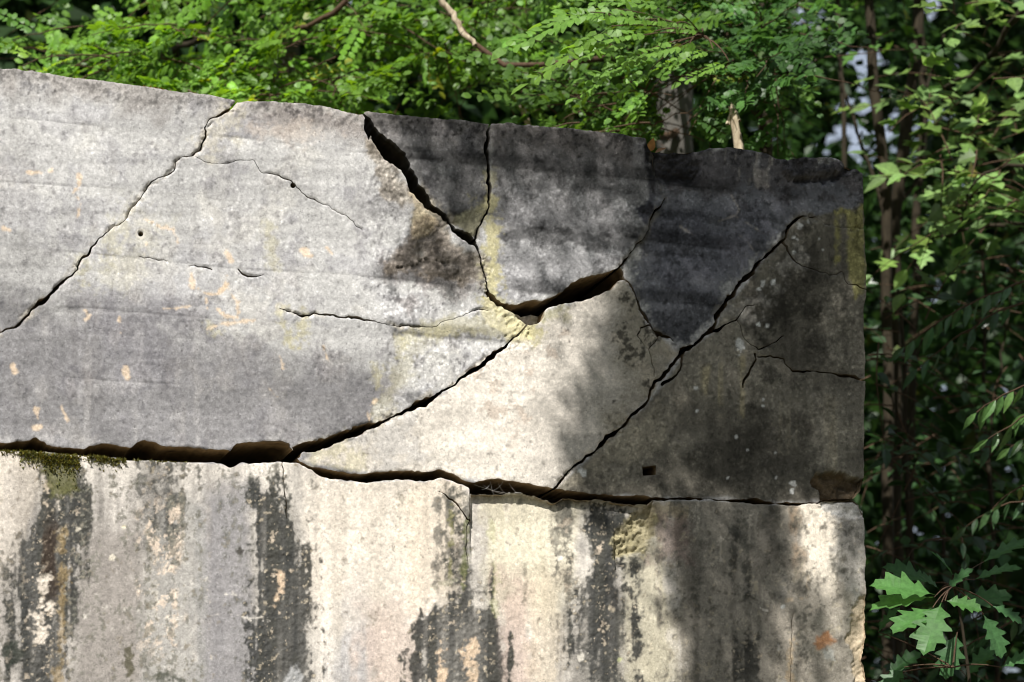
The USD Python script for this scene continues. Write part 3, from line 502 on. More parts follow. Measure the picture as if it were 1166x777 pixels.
# moss-dark top rim, spalled hollow at the joint on the right, chipped corner
mixc(blob([(20,514),(50,513),(85,525),(92,560),(60,560),(45,535)], 5, 5), (0.10, 0.10, 0.035), 0.8)
mixc(blob([(100,517),(140,520),(138,532),(110,530)], 4, 4), (0.14, 0.14, 0.05), 0.6)
nb = blob([(738,577),(744,600),(744,614),(735,620),(718,632),(700,640),(690,642),(704,620),(716,600),(722,580)], 3.5, 3)
mixc(nb, (0.33, 0.29, 0.17), 0.8); mul(nb * ss(N8 + N3 * 0.5, 0.1, 1.2), 0.35); mixc(nb * ss(N8, 0.8, 1.6), (0.52, 0.46, 0.28), 0.8)
rec = inside([(534,540),(741,540),(742,600),(739,616),(722,632),(700,650),(534,650)]).astype(float)
recz = gaussian_filter(rec, 0.7) * (1 - ss(Y, 585, 650) * (X < 700)) * -26
Z = np.where(lowmask > 0.5, Z * 0 + recz + nb * (4 * N8 + 2.5 * N3 - 10) , Z)
ch = blob([(968,690),(985,670),(990,800),(975,800),(970,745),(966,720)], 3, 3); mixc(ch, (0.52, 0.42, 0.29), 0.75); Z += lowmask * ch * (-14 + 3 * N8)
ch = blob([(930,575),(945,566),(985,575),(985,590),(960,592)], 3, 3); mixc(ch, (0.36, 0.36, 0.35), 0.7); Z += lowmask * ch * (-12 + 3 * N8)
Z += lowmask * np.clip(EB, 0, 1) * (0.7 * flk2 + 0.5 * GR)
LOWC = C
lm = gaussian_filter(lowmask, 0.6)[..., None]
C = UPC * (1 - lm) + LOWC * lm
# grain of the whole face
C *= (1 + 0.075 * GR + 0.05 * GR2 + 0.05 * N3)[..., None]
C = np.clip(C, 0.012, 0.85)
Z += 0.45 * N20 + 0.17 * N8 + 0.10 * N3 + 0.08 * GR + 1.0 * N60
def sample(field, x, y):
    return map_coordinates(field, [np.clip(y - GY0, 0, H - 1), np.clip(x - GX0, 0, W - 1)], order=1, mode='nearest')

def rings_of(poly, step):
    out = []
    for r in [poly.exterior, *poly.interiors]:
        L = r.length
        if L < 4: continue
        c = np.array(r.coords)
        far = (c[:-1, 0] < -60).all()
        s = np.r_[0, np.cumsum(np.hypot(*np.diff(c, axis=0).T))]
        n = max(int(L / step), 6)
        out.append(np.stack([np.interp(np.linspace(0, L, n, endpoint=False), s, c[:, k]) for k in range(2)], 1))
    return out
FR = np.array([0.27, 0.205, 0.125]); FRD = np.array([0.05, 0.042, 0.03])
def build_block(name, poly, parent, proud, thick, label, rng):
    """A broken piece of wall: dense weathered face, ragged rounded edges and rough fractured sides."""
    poly = shapely.geometry.polygon.orient(poly, 1.0)
    rings = rings_of(poly, 1.15)
    B = np.vstack(rings)
    x0, y0, x1, y1 = poly.bounds
    s = 1.25
    gx, gy = np.meshgrid(np.arange(max(x0, -25), min(x1, 1000), s), np.arange(max(y0, 60), min(y1, 795), s))
    gx = gx + (np.arange(gx.shape[0]) % 2)[:, None] * s / 2
    G = np.stack([gx.ravel(), gy.ravel()], 1)
    if x0 < -25 or y1 > 800:
        cx, cy = np.meshgrid(np.arange(x0 + 6, x1, 13.0), np.arange(y0 + 6, y1, 13.0))
        K = np.stack([cx.ravel(), cy.ravel()], 1); K = K[(K[:, 0] < -27) | (K[:, 1] > 798)]
        G = np.vstack([G, K])
    G = G[shapely.contains_xy(poly, G[:, 0], G[:, 1])]
    tree = cKDTree(B); dg, _ = tree.query(G)
    G, dg = G[dg > 0.75], dg[dg > 0.75]
    P = np.vstack([B, G]); dd_ = np.r_[np.zeros(len(B)), dg]
    T = Delaunay(P).simplices
    cen = P[T].mean(1); T = T[shapely.contains_xy(poly, cen[:, 0], cen[:, 1])]
    a, b, c = P[T[:, 0]], P[T[:, 1]], P[T[:, 2]]
    flip = ((b[:, 0] - a[:, 0]) * (c[:, 1] - a[:, 1]) - (b[:, 1] - a[:, 1]) * (c[:, 0] - a[:, 0])) > 0
    T[flip] = T[flip][:, ::-1]
    edge = np.clip(1 - dd_ / (1.5 + 0.6 * sample(N8, P[:, 0], P[:, 1])).clip(0.7), 0, 1)**2
    hgt = sample(Z, P[:, 0], P[:, 1]) - edge * (1.6 + 1.2 * sample(N8, P[:, 0], P[:, 1])).clip(0.6)
    V = wall(P[:, 0], P[:, 1], proud + hgt / 1000)
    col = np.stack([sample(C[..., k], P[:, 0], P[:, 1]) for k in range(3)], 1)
    FV, FF, FC = [V], [T], [col]
    nv = len(V); start = 0
    depths = np.array([0, 5, 14, 30, 55, 90, 140, 210, 320, 500, thick * 1000]) / 1000
    for r in rings:
        n = len(r)
        e0 = V[start:start + n]; c0 = col[start:start + n]; start += n
        tg = np.roll(r, -1, 0) - np.roll(r, 1, 0); tg /= np.linalg.norm(tg, axis=1, keepdims=True) + 1e-9
        inn = np.stack([-tg[:, 1], tg[:, 0]], 1)                 # rings run counterclockwise in (x, y) for the shell
        lay = []; cl = []
        base = wob(n, 1.15, ((40, 1.0), (14, 0.8), (5, 0.5)), rng)
        for k, d in enumerate(depths):
            nb_ = wob(n, 1.15, ((30, 1.2), (9, 0.9), (3.5, 0.5)), rng)
            q = r + inn * (np.clip(0.6 + 0.5 * base + 0.55 * nb_, 0, 5) * min(1.0, d / 0.05) * 1.3)[:, None] if k else r
            w = wall(q[:, 0], q[:, 1], proud - d) if k else e0
            lay.append(w)
            f = np.clip(d / 0.02, 0, 1); shade_paint = ((r[:, 0] > 400) & (r[:, 0] < 562) & (r[:, 1] < 330))[:, None]; FRr = np.where(shade_paint, FRD, FR)  # near-black FRD paints shade into the sides of the wide crack
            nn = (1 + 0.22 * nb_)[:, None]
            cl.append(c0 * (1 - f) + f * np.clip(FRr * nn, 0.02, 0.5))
        m = len(depths)
        FV.append(np.vstack(lay)); FC.append(np.vstack(cl))
        i = np.arange(n); j = (i + 1) % n
        for k in range(m - 1):
            A, Bq, Cq, Dq = nv + k * n + i, nv + k * n + j, nv + (k + 1) * n + j, nv + (k + 1) * n + i
            FF.append(np.vstack([np.stack([A, Bq, Cq], 1), np.stack([A, Cq, Dq], 1)]))
        nv += m * n
    return obj(name, np.vstack(FV), np.vstack(FF), CON, parent, np.vstack(FC), smooth=True, label=label)

WALLUP = thing('cracked_wall', 'weathered grey concrete slab split by wide black cracks, resting above the streaked lower wall', 'concrete slab', wall(300, 300))
WALLLOW = thing('streaked_wall', 'lower concrete wall with black vertical streaks under the long horizontal gap', 'concrete wall', wall(300, 1560))
LABEL = {'A': ((60, 200), 'pale block left of the long slanting crack', 0.000), 'B': ((250, 430), 'broad pale block between the slanting crack and the gaping one', 0.004), 'C': ((490, 165), 'dark triangular wedge at the top edge', 0.002),
         'D': ((640, 190), 'grey block with dark horizontal bands at the top edge', 0.010), 'E': ((800, 250), 'blackened block with pale drips at the upper right', -0.004), 'F': ((560, 480), 'sunlit cream block wedged in the middle', 0.008), 'G': ((880, 500), 'brownish corner block with white lichen dots', 0.003)}
rb = np.random.default_rng(77)
for g in pieces:
    lab, pr = None, 0.002
    for k, (p, l, o) in LABEL.items():
        if g.contains(Point(p)): lab, pr = l, o
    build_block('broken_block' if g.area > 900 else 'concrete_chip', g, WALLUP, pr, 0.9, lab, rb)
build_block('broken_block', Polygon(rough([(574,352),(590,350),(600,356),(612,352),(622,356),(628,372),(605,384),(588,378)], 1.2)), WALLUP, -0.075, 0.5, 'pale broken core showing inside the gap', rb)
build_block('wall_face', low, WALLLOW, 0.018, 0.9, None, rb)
# the solid body behind the broken face
def slab_body(px0, px1, ptop, pbot, d0, d1):
    c = [wall(px0, ptop, -d0), wall(px1, ptop + (px1 - px0) * 0.095, -d0), wall(px1, pbot, -d0), wall(px0, pbot, -d0)]
    c = np.array(c); back = c - NRM * (d1 - d0)
    v = np.vstack([c, back]); f = [(0, 1, 2), (0, 2, 3), (4, 6, 5), (4, 7, 6), (0, 4, 5), (0, 5, 1), (1, 5, 6), (1, 6, 2), (2, 6, 7), (2, 7, 3), (3, 7, 4), (3, 4, 0)]
    return v, np.array(f)
v, f = slab_body(-455, 965, 75, 500, 0.86, 2.6)
obj('slab_body', v, f, CON, WALLUP, np.tile((0.2, 0.17, 0.13), (8, 1)))
v, f = slab_body(-455, 965, 520, 1600, 0.87, 2.6)
v[1, 2] = v[5, 2] = wall(965, 600)[2]
obj('wall_body', v, f, CON, WALLLOW, np.tile((0.2, 0.17, 0.13), (8, 1)))

# ================================================================ GROUND
gn = 60
gx, gy = np.meshgrid(np.r_[-200, -90, np.linspace(-40, 40, gn), 90, 200], np.r_[-200, -90, np.linspace(-30, 50, gn), 100, 220])
gh = 0.12 * np.sin(gx * 0.9 + 1.3 * np.sin(gy * 0.5)) * np.cos(gy * 0.7) - 0.1
nn_ = gx.shape[1]; idx = np.arange(gx.size).reshape(gx.shape)
q = np.stack([idx[:-1, :-1], idx[:-1, 1:], idx[1:, 1:], idx[1:, :-1]], -1).reshape(-1, 4)
obj('ground', np.stack([gx.ravel(), gy.ravel(), gh.ravel()], 1), np.vstack([q[:, [0, 1, 2]], q[:, [0, 2, 3]]]), SOIL, smooth=True, kind='structure')

# ================================================================ PLANTS
def unit(v):
    v = np.asarray(v, float); return v / (np.linalg.norm(v, axis=-1, keepdims=True) + 1e-12)
def frames(d, up):
    """Rotation matrices whose x axis is d and whose z axis is near up."""
    d = unit(d); y = unit(np.cross(up, d)); z = np.cross(d, y)
    return np.stack([d, y, z], -1)
class Leaves:
    """Collects leaves of a few shapes; each leaf keeps its own place, size, turn and tone."""
    def __init__(self): self.items = []
    def add(self, tpl, pos, d, up, size, tone):
        n = len(pos); self.items.append((tpl, np.asarray(pos, float), frames(d, up), np.broadcast_to(size, (n,)), np.asarray(tone, float)))
    def flat(self):
        out = []
        for tpl, p, R, s, t in self.items:
            out += [(tpl, p[i], R[i], s[i], t[i]) for i in range(len(p))]
        return out
    @staticmethod
    def join(flat):
        V, F, K, n = [], [], [], 0
        by = {}
        for it in flat: by.setdefault(id(it[0]), []).append(it)
        for group in by.values():
            tv, tf, tk = group[0][0]
            R = np.array([g[2] for g in group]); p = np.array([g[1] for g in group]); s = np.array([g[3] for g in group]); t = np.array([g[4] for g in group])
            v = np.einsum('nij,kj->nki', R, tv) * s[:, None, None] + p[:, None]
            V.append(v.reshape(-1, 3)); F.append((tf[None] + n + (np.arange(len(group)) * len(tv))[:, None, None]).reshape(-1, 3))
            K.append((t[:, None] * tk[None, :, None]).reshape(-1, 3)); n += v.shape[0] * v.shape[1]
        return np.vstack(V), np.vstack(F), np.vstack(K)
def pinnate(rng, pairs=7, ls=1.0):
    """A feathered leaf of unit length: stalk and pairs of oval leaflets."""
    V = [(0, 0, 0.004), (0, 0, -0.004), (1, 0, -0.10), (0, 0.004, 0)]; F = [(0, 1, 2), (0, 2, 3)]; K = [0.8] * 4
    def leaflet(x, z, ang, L, w):
        n = len(V); c, s_ = math.cos(ang), math.sin(ang)
        roll = rng.normal(0, 0.35); droop = rng.uniform(-0.10, 0.28)
        for a, b in ((0.06, 0), (0.32, w), (0.72, w * 0.95), (1, 0), (0.72, -w * 0.95), (0.32, -w)):
            y = b * L; zz = abs(b) * L * 0.22 + b * L * roll - droop * a * a * L
            V.append((x + c * a * L - s_ * y, s_ * a * L + c * y, z + zz))
        F.extend([(n, n + 1, n + 5), (n + 1, n + 2, n + 4), (n + 1, n + 4, n + 5), (n + 2, n + 3, n + 4)])
        K.extend([rng.uniform(0.8, 1.2)] * 6)
    for k in range(pairs):
        x = 0.16 + 0.80 * k / pairs; z = -0.10 * x * x
        for sg in (-1, 1):
            leaflet(x + rng.normal(0, 0.008), z, sg * rng.uniform(0.95, 1.25), ls * rng.uniform(0.19, 0.235), 0.29)
    leaflet(0.98, -0.09, rng.normal(0, 0.15), 0.22, 0.29)
    return np.array(V, float), np.array(F), np.array(K)
def from_outline(half, curl=0.15, fold=0.25, wave=0.0):
    """A leaf of unit length from one side's outline [(along, out), ...], folded at the midrib."""
    half = [(0, 0.0)] + half + [(1.0, 0.0)]
    h = np.array(half); n = len(h)
    V = [(x, 0, -curl * x * x) for x, _ in h] + [(x, y, -curl * x * x + fold * y * (1 - 0.5 * y) + wave * math.sin(9 * x)) for x, y in h] + [(x, -y, -curl * x * x + fold * y * (1 - 0.5 * y) - wave * math.sin(8 * x)) for x, y in h]
    F = []
    for i in range(n - 1):
        F += [(i, i + 1, n + i + 1), (i, n + i + 1, n + i), (i, 2 * n + i + 1, i + 1), (i, 2 * n + i, 2 * n + i + 1)]
    return np.array(V, float), np.array(F), np.r_[np.full(n, 1.12), np.full(2 * n, 0.97)]
RP = np.random.default_rng(101)
PIN = [pinnate(RP, k) for k in (5, 6, 6, 7, 5)]
PIN2 = [pinnate(RP, 10, 0.70) for _ in range(3)]
OAKH = [(0.10, 0.02), (0.18, 0.10), (0.25, 0.20), (0.29, 0.235), (0.31, 0.17), (0.34, 0.13), (0.42, 0.20), (0.50, 0.31), (0.545, 0.335), (0.555, 0.26), (0.56, 0.18), (0.65, 0.22), (0.74, 0.29), (0.785, 0.30), (0.785, 0.22), (0.79, 0.15), (0.86, 0.15), (0.92, 0.15), (0.935, 0.08)]
OAK = from_outline(OAKH, 0.16, 0.22, 0.015)
LANCE = from_outline([(0.1, 0.05), (0.25, 0.13), (0.45, 0.165), (0.65, 0.13), (0.85, 0.055)], 0.22, 0.35)
BROAD = from_outline([(0.08, 0.12), (0.25, 0.27), (0.45, 0.30), (0.7, 0.2), (0.88, 0.08)], 0.12, 0.28)
MAPLE = from_outline([(0.04, 0.12), (0.10, 0.30), (0.16, 0.44), (0.25, 0.30), (0.34, 0.22), (0.48, 0.42), (0.62, 0.50), (0.60, 0.34), (0.56, 0.17), (0.70, 0.17), (0.80, 0.19), (0.84, 0.09)], 0.15, 0.2)
PATCH = (np.array([(0, 0, 0), (0.45, 0.36, 0.06), (1, 0, -0.08), (0.45, -0.36, 0.06)], float), np.array([(0, 1, 2), (0, 2, 3)]), np.array([1.0, 1.05, 1.0, 0.95]))
def tube(pts, rad, sides=7, rng=None):
    pts = np.asarray(pts, float); rad = np.broadcast_to(np.asarray(rad, float), (len(pts),))
    t = unit(np.gradient(pts, axis=0)); ref = np.where(np.abs(t[:, 2:]) < 0.9, [[0, 0, 1.0]], [[1.0, 0, 0]])
    a = unit(np.cross(t, ref)); b = np.cross(t, a); an = np.arange(sides) * 2 * np.pi / sides
    r = rad[:, None] * (1 + (rng.normal(0, 0.07, (len(pts), sides)) if rng is not None else 0))
    v = pts[:, None] + r[..., None] * (np.cos(an)[None, :, None] * a[:, None] + np.sin(an)[None, :, None] * b[:, None])
    i, j = np.meshgrid(np.arange(len(pts) - 1), np.arange(sides), indexing='ij')
    q = np.stack([i * sides + j, i * sides + (j + 1) % sides, (i + 1) * sides + (j + 1) % sides, (i + 1) * sides + j], -1).reshape(-1, 4)
    return v.reshape(-1, 3), np.vstack([q[:, [0, 1, 2]], q[:, [0, 2, 3]]])
def curve(pts, n=14, jit=0.0, rng=None):
    """A smooth line through the points, with small kinks."""
    pts = np.asarray(pts, float); s = np.r_[0, np.cumsum(np.linalg.norm(np.diff(pts, axis=0), axis=1))]
    t = np.linspace(0, s[-1], n)
    from scipy.interpolate import PchipInterpolator
    o = PchipInterpolator(s, pts)(t)
    if rng is not None and jit: o[1:-1] += rng.normal(0, jit, (n - 2, 3))
    return o
def merge(ms):
    V, F, n = [], [], 0
    for v, f in ms: V.append(v); F.append(f + n); n += len(v)
    return np.vstack(V), np.vstack(F)
def tones(rng, n, base, spread=0.18, yellow=0.25):
    k = np.exp(rng.normal(0, spread, (n, 1))); t = np.asarray(base) * k
    y = rng.uniform(0, yellow * 0.7, (n, 1)); t = t * (1 + y * np.array([[0.9, 0.25, -0.3]]))
    old = rng.uniform(0, 1, n) < 0.014; t[old] = t[old] * np.array([1.9, 1.1, 0.9]); return t
def spray(L, tw, rng, o, d, length, tpls, size, step, tone, up=(0, 0, 1), flat=0.35, rt=0.004, sag=0.25):
    """A leafy twig: leaves alternate left and right along a bending stalk."""
    d = unit(d); n = max(int(length / step), 3)
    side = unit(np.cross(d, up) + 1e-6); bend = rng.normal(0, 0.25, 2)
    tw_tone = math.exp(rng.normal(0, 0.25)); t = np.linspace(0, 1, n + 1)[:, None]
    P = o + d * length * t + side * length * bend[0] * t**2 + np.array([0, 0, -sag * length]) * t**2 + rng.normal(0, 0.006, (n + 1, 3)) * t
    tw.append(tube(P, np.linspace(rt, rt * 0.35, n + 1), 4))
    T = unit(np.gradient(P, axis=0)); sg = np.where(np.arange(n + 1) % 2, 1, -1)[:, None]
    sd = unit(np.cross(T, up))
    ld = T * 0.55 + sd * sg * 0.85 + rng.normal(0, flat, (n + 1, 3)) * [1, 1, 0.7]
    ld[-1] = T[-1]
    ups = np.array(up) + rng.normal(0, flat, (n + 1, 3))
    s = size * rng.uniform(0.75, 1.2, n + 1)
    for k, tp in enumerate(tpls):
        m = (np.arange(n + 1) + rng.integers(0, len(tpls))) % len(tpls) == k
        m[0] = False
        if m.any(): L.add(tp, P[m], ld[m], ups[m], s[m], tones(rng, m.sum(), np.asarray(tone) * tw_tone))
def in_view(p, margin=0):
    x, y = pix(p); top = np.interp(x, [q[0] for q in TOP], [q[1] for q in TOP])
    return (x > -margin) & (x < 1166 + margin) & (y > -margin) & (y < 777 + margin) & ((x > 986) | (y < top + 6))
GAPS = [(25,20,48),(95,2,30),(332,60,27),(505,106,26),(562,114,36),(255,4,20),(150,12,18),(70,62,18),(440,62,15),(210,48,13),(388,98,13),(480,40,12),(30,75,18),(290,100,12),(640,128,14)]
def plant(path, L, tw, mat, twmat, nparts, leafname='leaf', clear=False, gaps=False):
    """Leaves that show largest become parts; the rest of the crown is one part."""
    fl = L.flat(); cx, cy = pix(np.array([f[1] + f[2][:, 0] * f[3] * 0.6 for f in fl]))
    gone = np.zeros(len(fl), bool)
    if clear:
        for hx, hy, hr in CLEAR: gone |= np.hypot(cx - hx, cy - hy) < hr
    if gaps:
        rg_ = np.random.default_rng(5)
        for hx, hy, hr in GAPS: gone |= np.hypot(cx - hx, cy - hy) < hr * rg_.uniform(0.6, 1.15, len(fl))
    fl = [f for f, g in zip(fl, gone) if not g]; pos = np.array([f[1] for f in fl]); sz = np.array([f[3] for f in fl])
    score = np.where(in_view(pos), sz / pos[:, 1], 0)
    order = np.argsort(-score); big = set(order[:nparts][score[order[:nparts]] > 0].tolist())
    for i in sorted(big):
        v, f, k = Leaves.join([fl[i]]); obj(leafname, v, f, mat, path, k)
    rest = [fl[i] for i in range(len(fl)) if i not in big]
    if rest:
        v, f, k = Leaves.join(rest); obj('crown', v, f, mat, path, k, kind='stuff')
    if tw:
        v, f = merge(tw); obj('twigs', v, f, twmat, path, kind='stuff')

GREEN = (0.075, 0.17, 0.022); GREEN2 = (0.055, 0.13, 0.025); DARKG = (0.022, 0.055, 0.016)
ROOF = 4.35
HOLES = [(30, 30, 70), (330, 62, 36), (505, 108, 40), (255, 5, 30), (565, 122, 45), (150, 20, 28), (430, 70, 22), (210, 60, 18), (90, 10, 40)]
CLEAR = [(772, 130, 34), (768, 98, 24), (776, 165, 32), (838, 148, 22), (842, 165, 18), (605, 130, 14), (950, 160, 40), (980, 100, 45), (915, 150, 30), (1010, 150, 40), (1000, 60, 40)]
def locust(name, label, trunk, trunk_r, boxes, nspr, seed, nparts, tone, branches=(), group=None, size=0.205, up=(-0.25, -0.75, 0.8)):
    rng = np.random.default_rng(seed)
    base = np.array(trunk[0], float)
    path = thing(name, label, 'tree', base)
    tp = curve(trunk, 26, 0.012, rng); v, f = tube(tp, np.interp(np.linspace(0, 1, 26), [0, 1], trunk_r), 12, rng)
    obj('trunk', v, f, BARK if trunk_r[0] > 0.07 else BROWN, path, smooth=True)
    for b, r0, r1, mt in branches:
        v, f = tube(curve(b, 18, 0.006, rng), np.linspace(r0, r1, 18), 7, rng); obj('branch', v, f, mt, path, smooth=True)
    L, tw = Leaves(), []
    wts = np.array([b[6] for b in boxes], float); wts /= wts.sum()
    for b in rng.choice(len(boxes), nspr, p=wts):
        x0, x1, y0, y1, d0, d1, _ = boxes[b]
        o = at(rng.uniform(x0, x1), rng.uniform(y0, y1), rng.uniform(d0, d1))
        ox, oy = pix(o)
        if any(np.hypot(ox - hx, oy - hy) < hr for hx, hy, hr in HOLES): continue
        d = np.array([rng.normal(0, 1), rng.normal(-0.35, 0.7), rng.normal(0.0, 0.35)])
        spray(L, tw, rng, o, d, rng.uniform(0.25, 0.55), PIN, size, 0.055, tone, up=up)
    return path, L, tw, rng
# the leafy locust that fills the upper left, sunlit
p0, L, tw, rng = locust('locust_tree', 'bright sunlit leafy locust tree filling the upper left above the pale slab', [(-1.6, 12.6, 0), (-1.5, 12.4, 3.2), (-1.2, 12.0, 6.0), (-1.0, 11.8, 8.5)], (0.11, 0.04),
    [(-120, 560, -60, 120, 10.3, 12.2, 3.0), (90, 420, 30, 120, 9.9, 10.8, 1.5), (380, 600, 0, 130, 10.2, 11.8, 1.1), (-120, 560, -190, -60, 10.3, 12.2, 1.2)], 420, 201, 290, (0.105, 0.222, 0.027),
    branches=[([at(395, 0, 10.2), at(372, 18, 10.25), at(350, 30, 10.3), at(318, 48, 10.5), at(250, 70, 11.2)], 0.012, 0.006, TWIG), ([(-1.3, 12.1, 5.2), at(200, 60, 11.4), at(300, 50, 11.0)], 0.03, 0.01, BROWN)])
FL0 = L; 
L2 = Leaves(); spray(L2, tw, rng, at(125, 66, 9.9), (-1, -0.2, 0.12), 0.42, PIN2, 0.27, 0.06, (0.13, 0.23, 0.03), up=(0.0, -0.7, 0.7)); spray(L2, tw, rng, at(95, 30, 10.0), (-1, -0.2, -0.1), 0.3, PIN2, 0.24, 0.06, (0.08, 0.18, 0.03), up=(0.0, -0.7, 0.7))
plant(p0, L, [], LEAF, TWIG, 260, gaps=True); plant(p0, L2, tw, LEAF, TWIG, 30)
# the locust in the middle: sharp bright sprays over the wall, grey trunk behind
p1, L, tw, rng = locust('locust_tree', 'grey trunked locust tree with yellow green sprays in the middle above the wall', [at(772, 1500, 11.6), at(770, 600, 11.6), at(768, 170, 11.6), at(766, 40, 11.6), at(758, -150, 11.6), at(750, -500, 11.5)], (0.135, 0.08),
    [(640, 750, 60, 150, 9.6, 10.6, 1.0), (640, 735, 80, 160, 9.4, 10.3, 1.0), (600, 700, 60, 140, 10.4, 11.2, 0.7), (560, 800, -120, 20, 9.8, 11.4, 1.3), (700, 830, -20, 70, 9.8, 10.6, 0.8)], 100, 202, 290, (0.078, 0.17, 0.027),
    branches=[([at(490, -20, 9.7), at(512, 12, 9.7), at(530, 40, 9.65), at(545, 58, 9.6), at(560, 70, 9.6), at(598, 77, 9.55), at(640, 74, 9.6), at(720, 60, 10.2), at(765, 40, 11.5)][::-1], 0.018, 0.009, TWIG),
              ([at(770, 150, 11.5), at(700, 150, 10.8), at(655, 110, 10.2), at(640, 60, 9.8)], 0.02, 0.006, TWIG)])
SPR = (((672, 14), (568, 50), 8.5), ((696, 30), (590, 90), 8.5), ((735, 22), (640, 8), 8.6), ((745, 36), (648, 46), 8.55), ((770, 26), (690, 16), 8.7), ((785, 50), (695, 66), 8.65), ((752, 62), (662, 84), 8.7), ((800, 36), (735, 24), 8.8), ((812, 56), (745, 74), 8.75), ((715, 70), (650, 108), 8.8), ((720, 44), (628, 70), 8.75), ((760, 8), (660, -8), 8.7), ((830, 70), (770, 90), 8.9), ((740, 80), (690, 110), 8.9), ((700, 10), (610, 22), 8.75))
for a, b, Yd in SPR:
    A, B_ = at(*a, Yd + 0.1), at(*b, Yd); d = B_ - A; n_ = np.linalg.norm(d)
    L.add(PIN2[RP.integers(0, 3)], A[None], d[None], (np.array([0.05, -0.72, 0.70]) + rng.normal(0, 0.16, 3))[None], n_ * 0.92, tones(rng, 1, (0.125, 0.25, 0.04), 0.1, 0.12))
    tw.append(tube(curve([at(800, 42, 9.1), (at(800, 42, 9.1) + A) / 2 + [0, 0, 0.02], A], 7), np.linspace(0.004, 0.002, 7), 4))
for a, ln in (((690, 150), 0.22), ((740, 140), 0.25), ((660, 140), 0.2), ((670, 155), 0.2), ((730, 165), 0.2)):
    spray(L, tw, rng, at(a[0], a[1], 9.3), (-0.7, -0.4, -0.1), ln, PIN, 0.15, 0.045, GREEN2)
plant(p1, L, tw, LEAF, TWIG, 290, clear=True)
v, f = tube(curve([at(498, -8, 9.64), at(512, 12, 9.66), at(530, 40, 9.62), at(541, 52, 9.6)], 14, 0.005, rng), np.linspace(0.0145, 0.0105, 14), 9, rng)
obj('bare_branch', v, f, PALE, p1, smooth=True, label='pale barkless stretch of the branch')
# the darker locust over the blackened end of the wall
p2, L, tw, rng = locust('locust_tree', 'dim locust sapling whose flat dark green sprays overhang the blackened end of the wall', [at(875, 1500, 11.0), at(874, 400, 11.0), at(872, 100, 11.0), at(868, -80, 11.0), at(862, -300, 11.0)], (0.05, 0.03),
    [(790, 900, 35, 85, 9.6, 10.6, 1.4), (800, 900, 70, 115, 9.4, 10.2, 0.9), (780, 900, -120, 40, 10.0, 11.2, 0.7)], 66, 203, 250, (0.05, 0.125, 0.03),
    branches=[([at(872, 150, 11.0), at(850, 90, 10.6), at(830, 70, 10.2)], 0.02, 0.006, BROWN), ([at(872, 110, 11.0), at(900, 80, 10.6), at(930, 70, 10.2)], 0.02, 0.006, BROWN)])
plant(p2, L, tw, LEAF, TWIG, 250, clear=True)
# broken stubs that catch the sun
def stub(label, pts, r, seed):
    rng = np.random.default_rng(seed); path = thing('broken_snag', label, 'dead stem', pts[0])
    v, f = tube(curve(pts, 16, 0.004, rng), r, 9, rng); obj('stem', v, f, PALE, path, smooth=True)
    e = np.array(pts[-1]); d = unit(e - np.array(pts[-2]))
    ms = [tube([e - d * 0.02 + rng.normal(0, 0.012, 3), e + d * rng.uniform(0.02, 0.06) + rng.normal(0, 0.012, 3)], (0.009, 0.002), 4) for _ in range(5)]
    v, f = merge(ms); obj('splintered_end', v, f, PALE, path)
stub('cream coloured broken stem lit by the sun above the dark end of the wall', [at(842, 345, 9.2), at(842, 240, 9.2), at(843, 175, 9.2), at(842, 155, 9.2), at(837, 143, 9.2), at(836, 130, 9.2)], np.interp(np.linspace(0, 1, 16), [0, 0.9, 1], [0.034, 0.019, 0.014]), 301)
stub('short pale leaning stem behind the top edge of the banded block', [at(660, 1500, 10.6), at(640, 500, 10.6), at(614, 152, 10.6), at(606, 135, 10.6), at(598, 122, 10.6), at(591, 112, 10.6)], np.interp(np.linspace(0, 1, 16), [0, 0.9, 1], [0.035, 0.02, 0.012]), 302)
stub('thin brown stem standing between two locust sprays in the middle', [at(640, 1500, 10.9), at(645, 400, 10.9), at(642, 150, 10.9), at(648, 125, 10.9), at(655, 108, 10.9)], np.linspace(0.02, 0.008, 16), 303)

# ---- young stems to the right of the wall
def stem_tree(name, label, pts, r0, r1, seed, tpls, mat, sprays, tone, size, nparts, step=0.07, cat='tree', group=None, br=(), bark=BROWN, up=(0, -0.4, 1.0)):
    rng = np.random.default_rng(seed); path = thing(name, label, cat, pts[0], group)
    v, f = tube(curve(pts, 30, 0.008, rng), np.linspace(r0, r1, 30), 9, rng); obj('trunk', v, f, bark, path, smooth=True)
    for b, ra, rb_ in br:
        v, f = tube(curve(b, 14, 0.006, rng), np.linspace(ra, rb_, 14), 6, rng); obj('branch', v, f, bark, path, smooth=True)
    L, tw = Leaves(), []
    for x0, x1, y0, y1, d0, d1, n, ln in sprays:
        for _ in range(n):
            o = at(rng.uniform(x0, x1), rng.uniform(y0, y1), rng.uniform(d0, d1))
            spray(L, tw, rng, o, (rng.normal(0, 1), rng.normal(-0.3, 0.6), rng.normal(-0.1, 0.4)), rng.uniform(0.7, 1.3) * ln, tpls, size, step, tone, up=up)
    plant(path, L, tw, mat, TWIG, nparts)
    return path
stem_tree('sapling', 'slender brown sapling, left of the close pair behind the wall end', [at(1012, 1500, 11.4), at(1012, 560, 11.4), at(1011, 300, 11.4), at(1002, 170, 11.4), at(995, 60, 11.4), at(988, -60, 11.4), at(980, -350, 11.4)], 0.036, 0.022, 401, [MAPLE], LEAF,
          [(930, 1040, -160, -10, 10.8, 12, 14, 0.5)], GREEN2, 0.085, 30, br=[([at(1011, 250, 11.4), at(990, 190, 11.4), at(972, 140, 11.5), at(955, 60, 11.6)], 0.012, 0.005)])
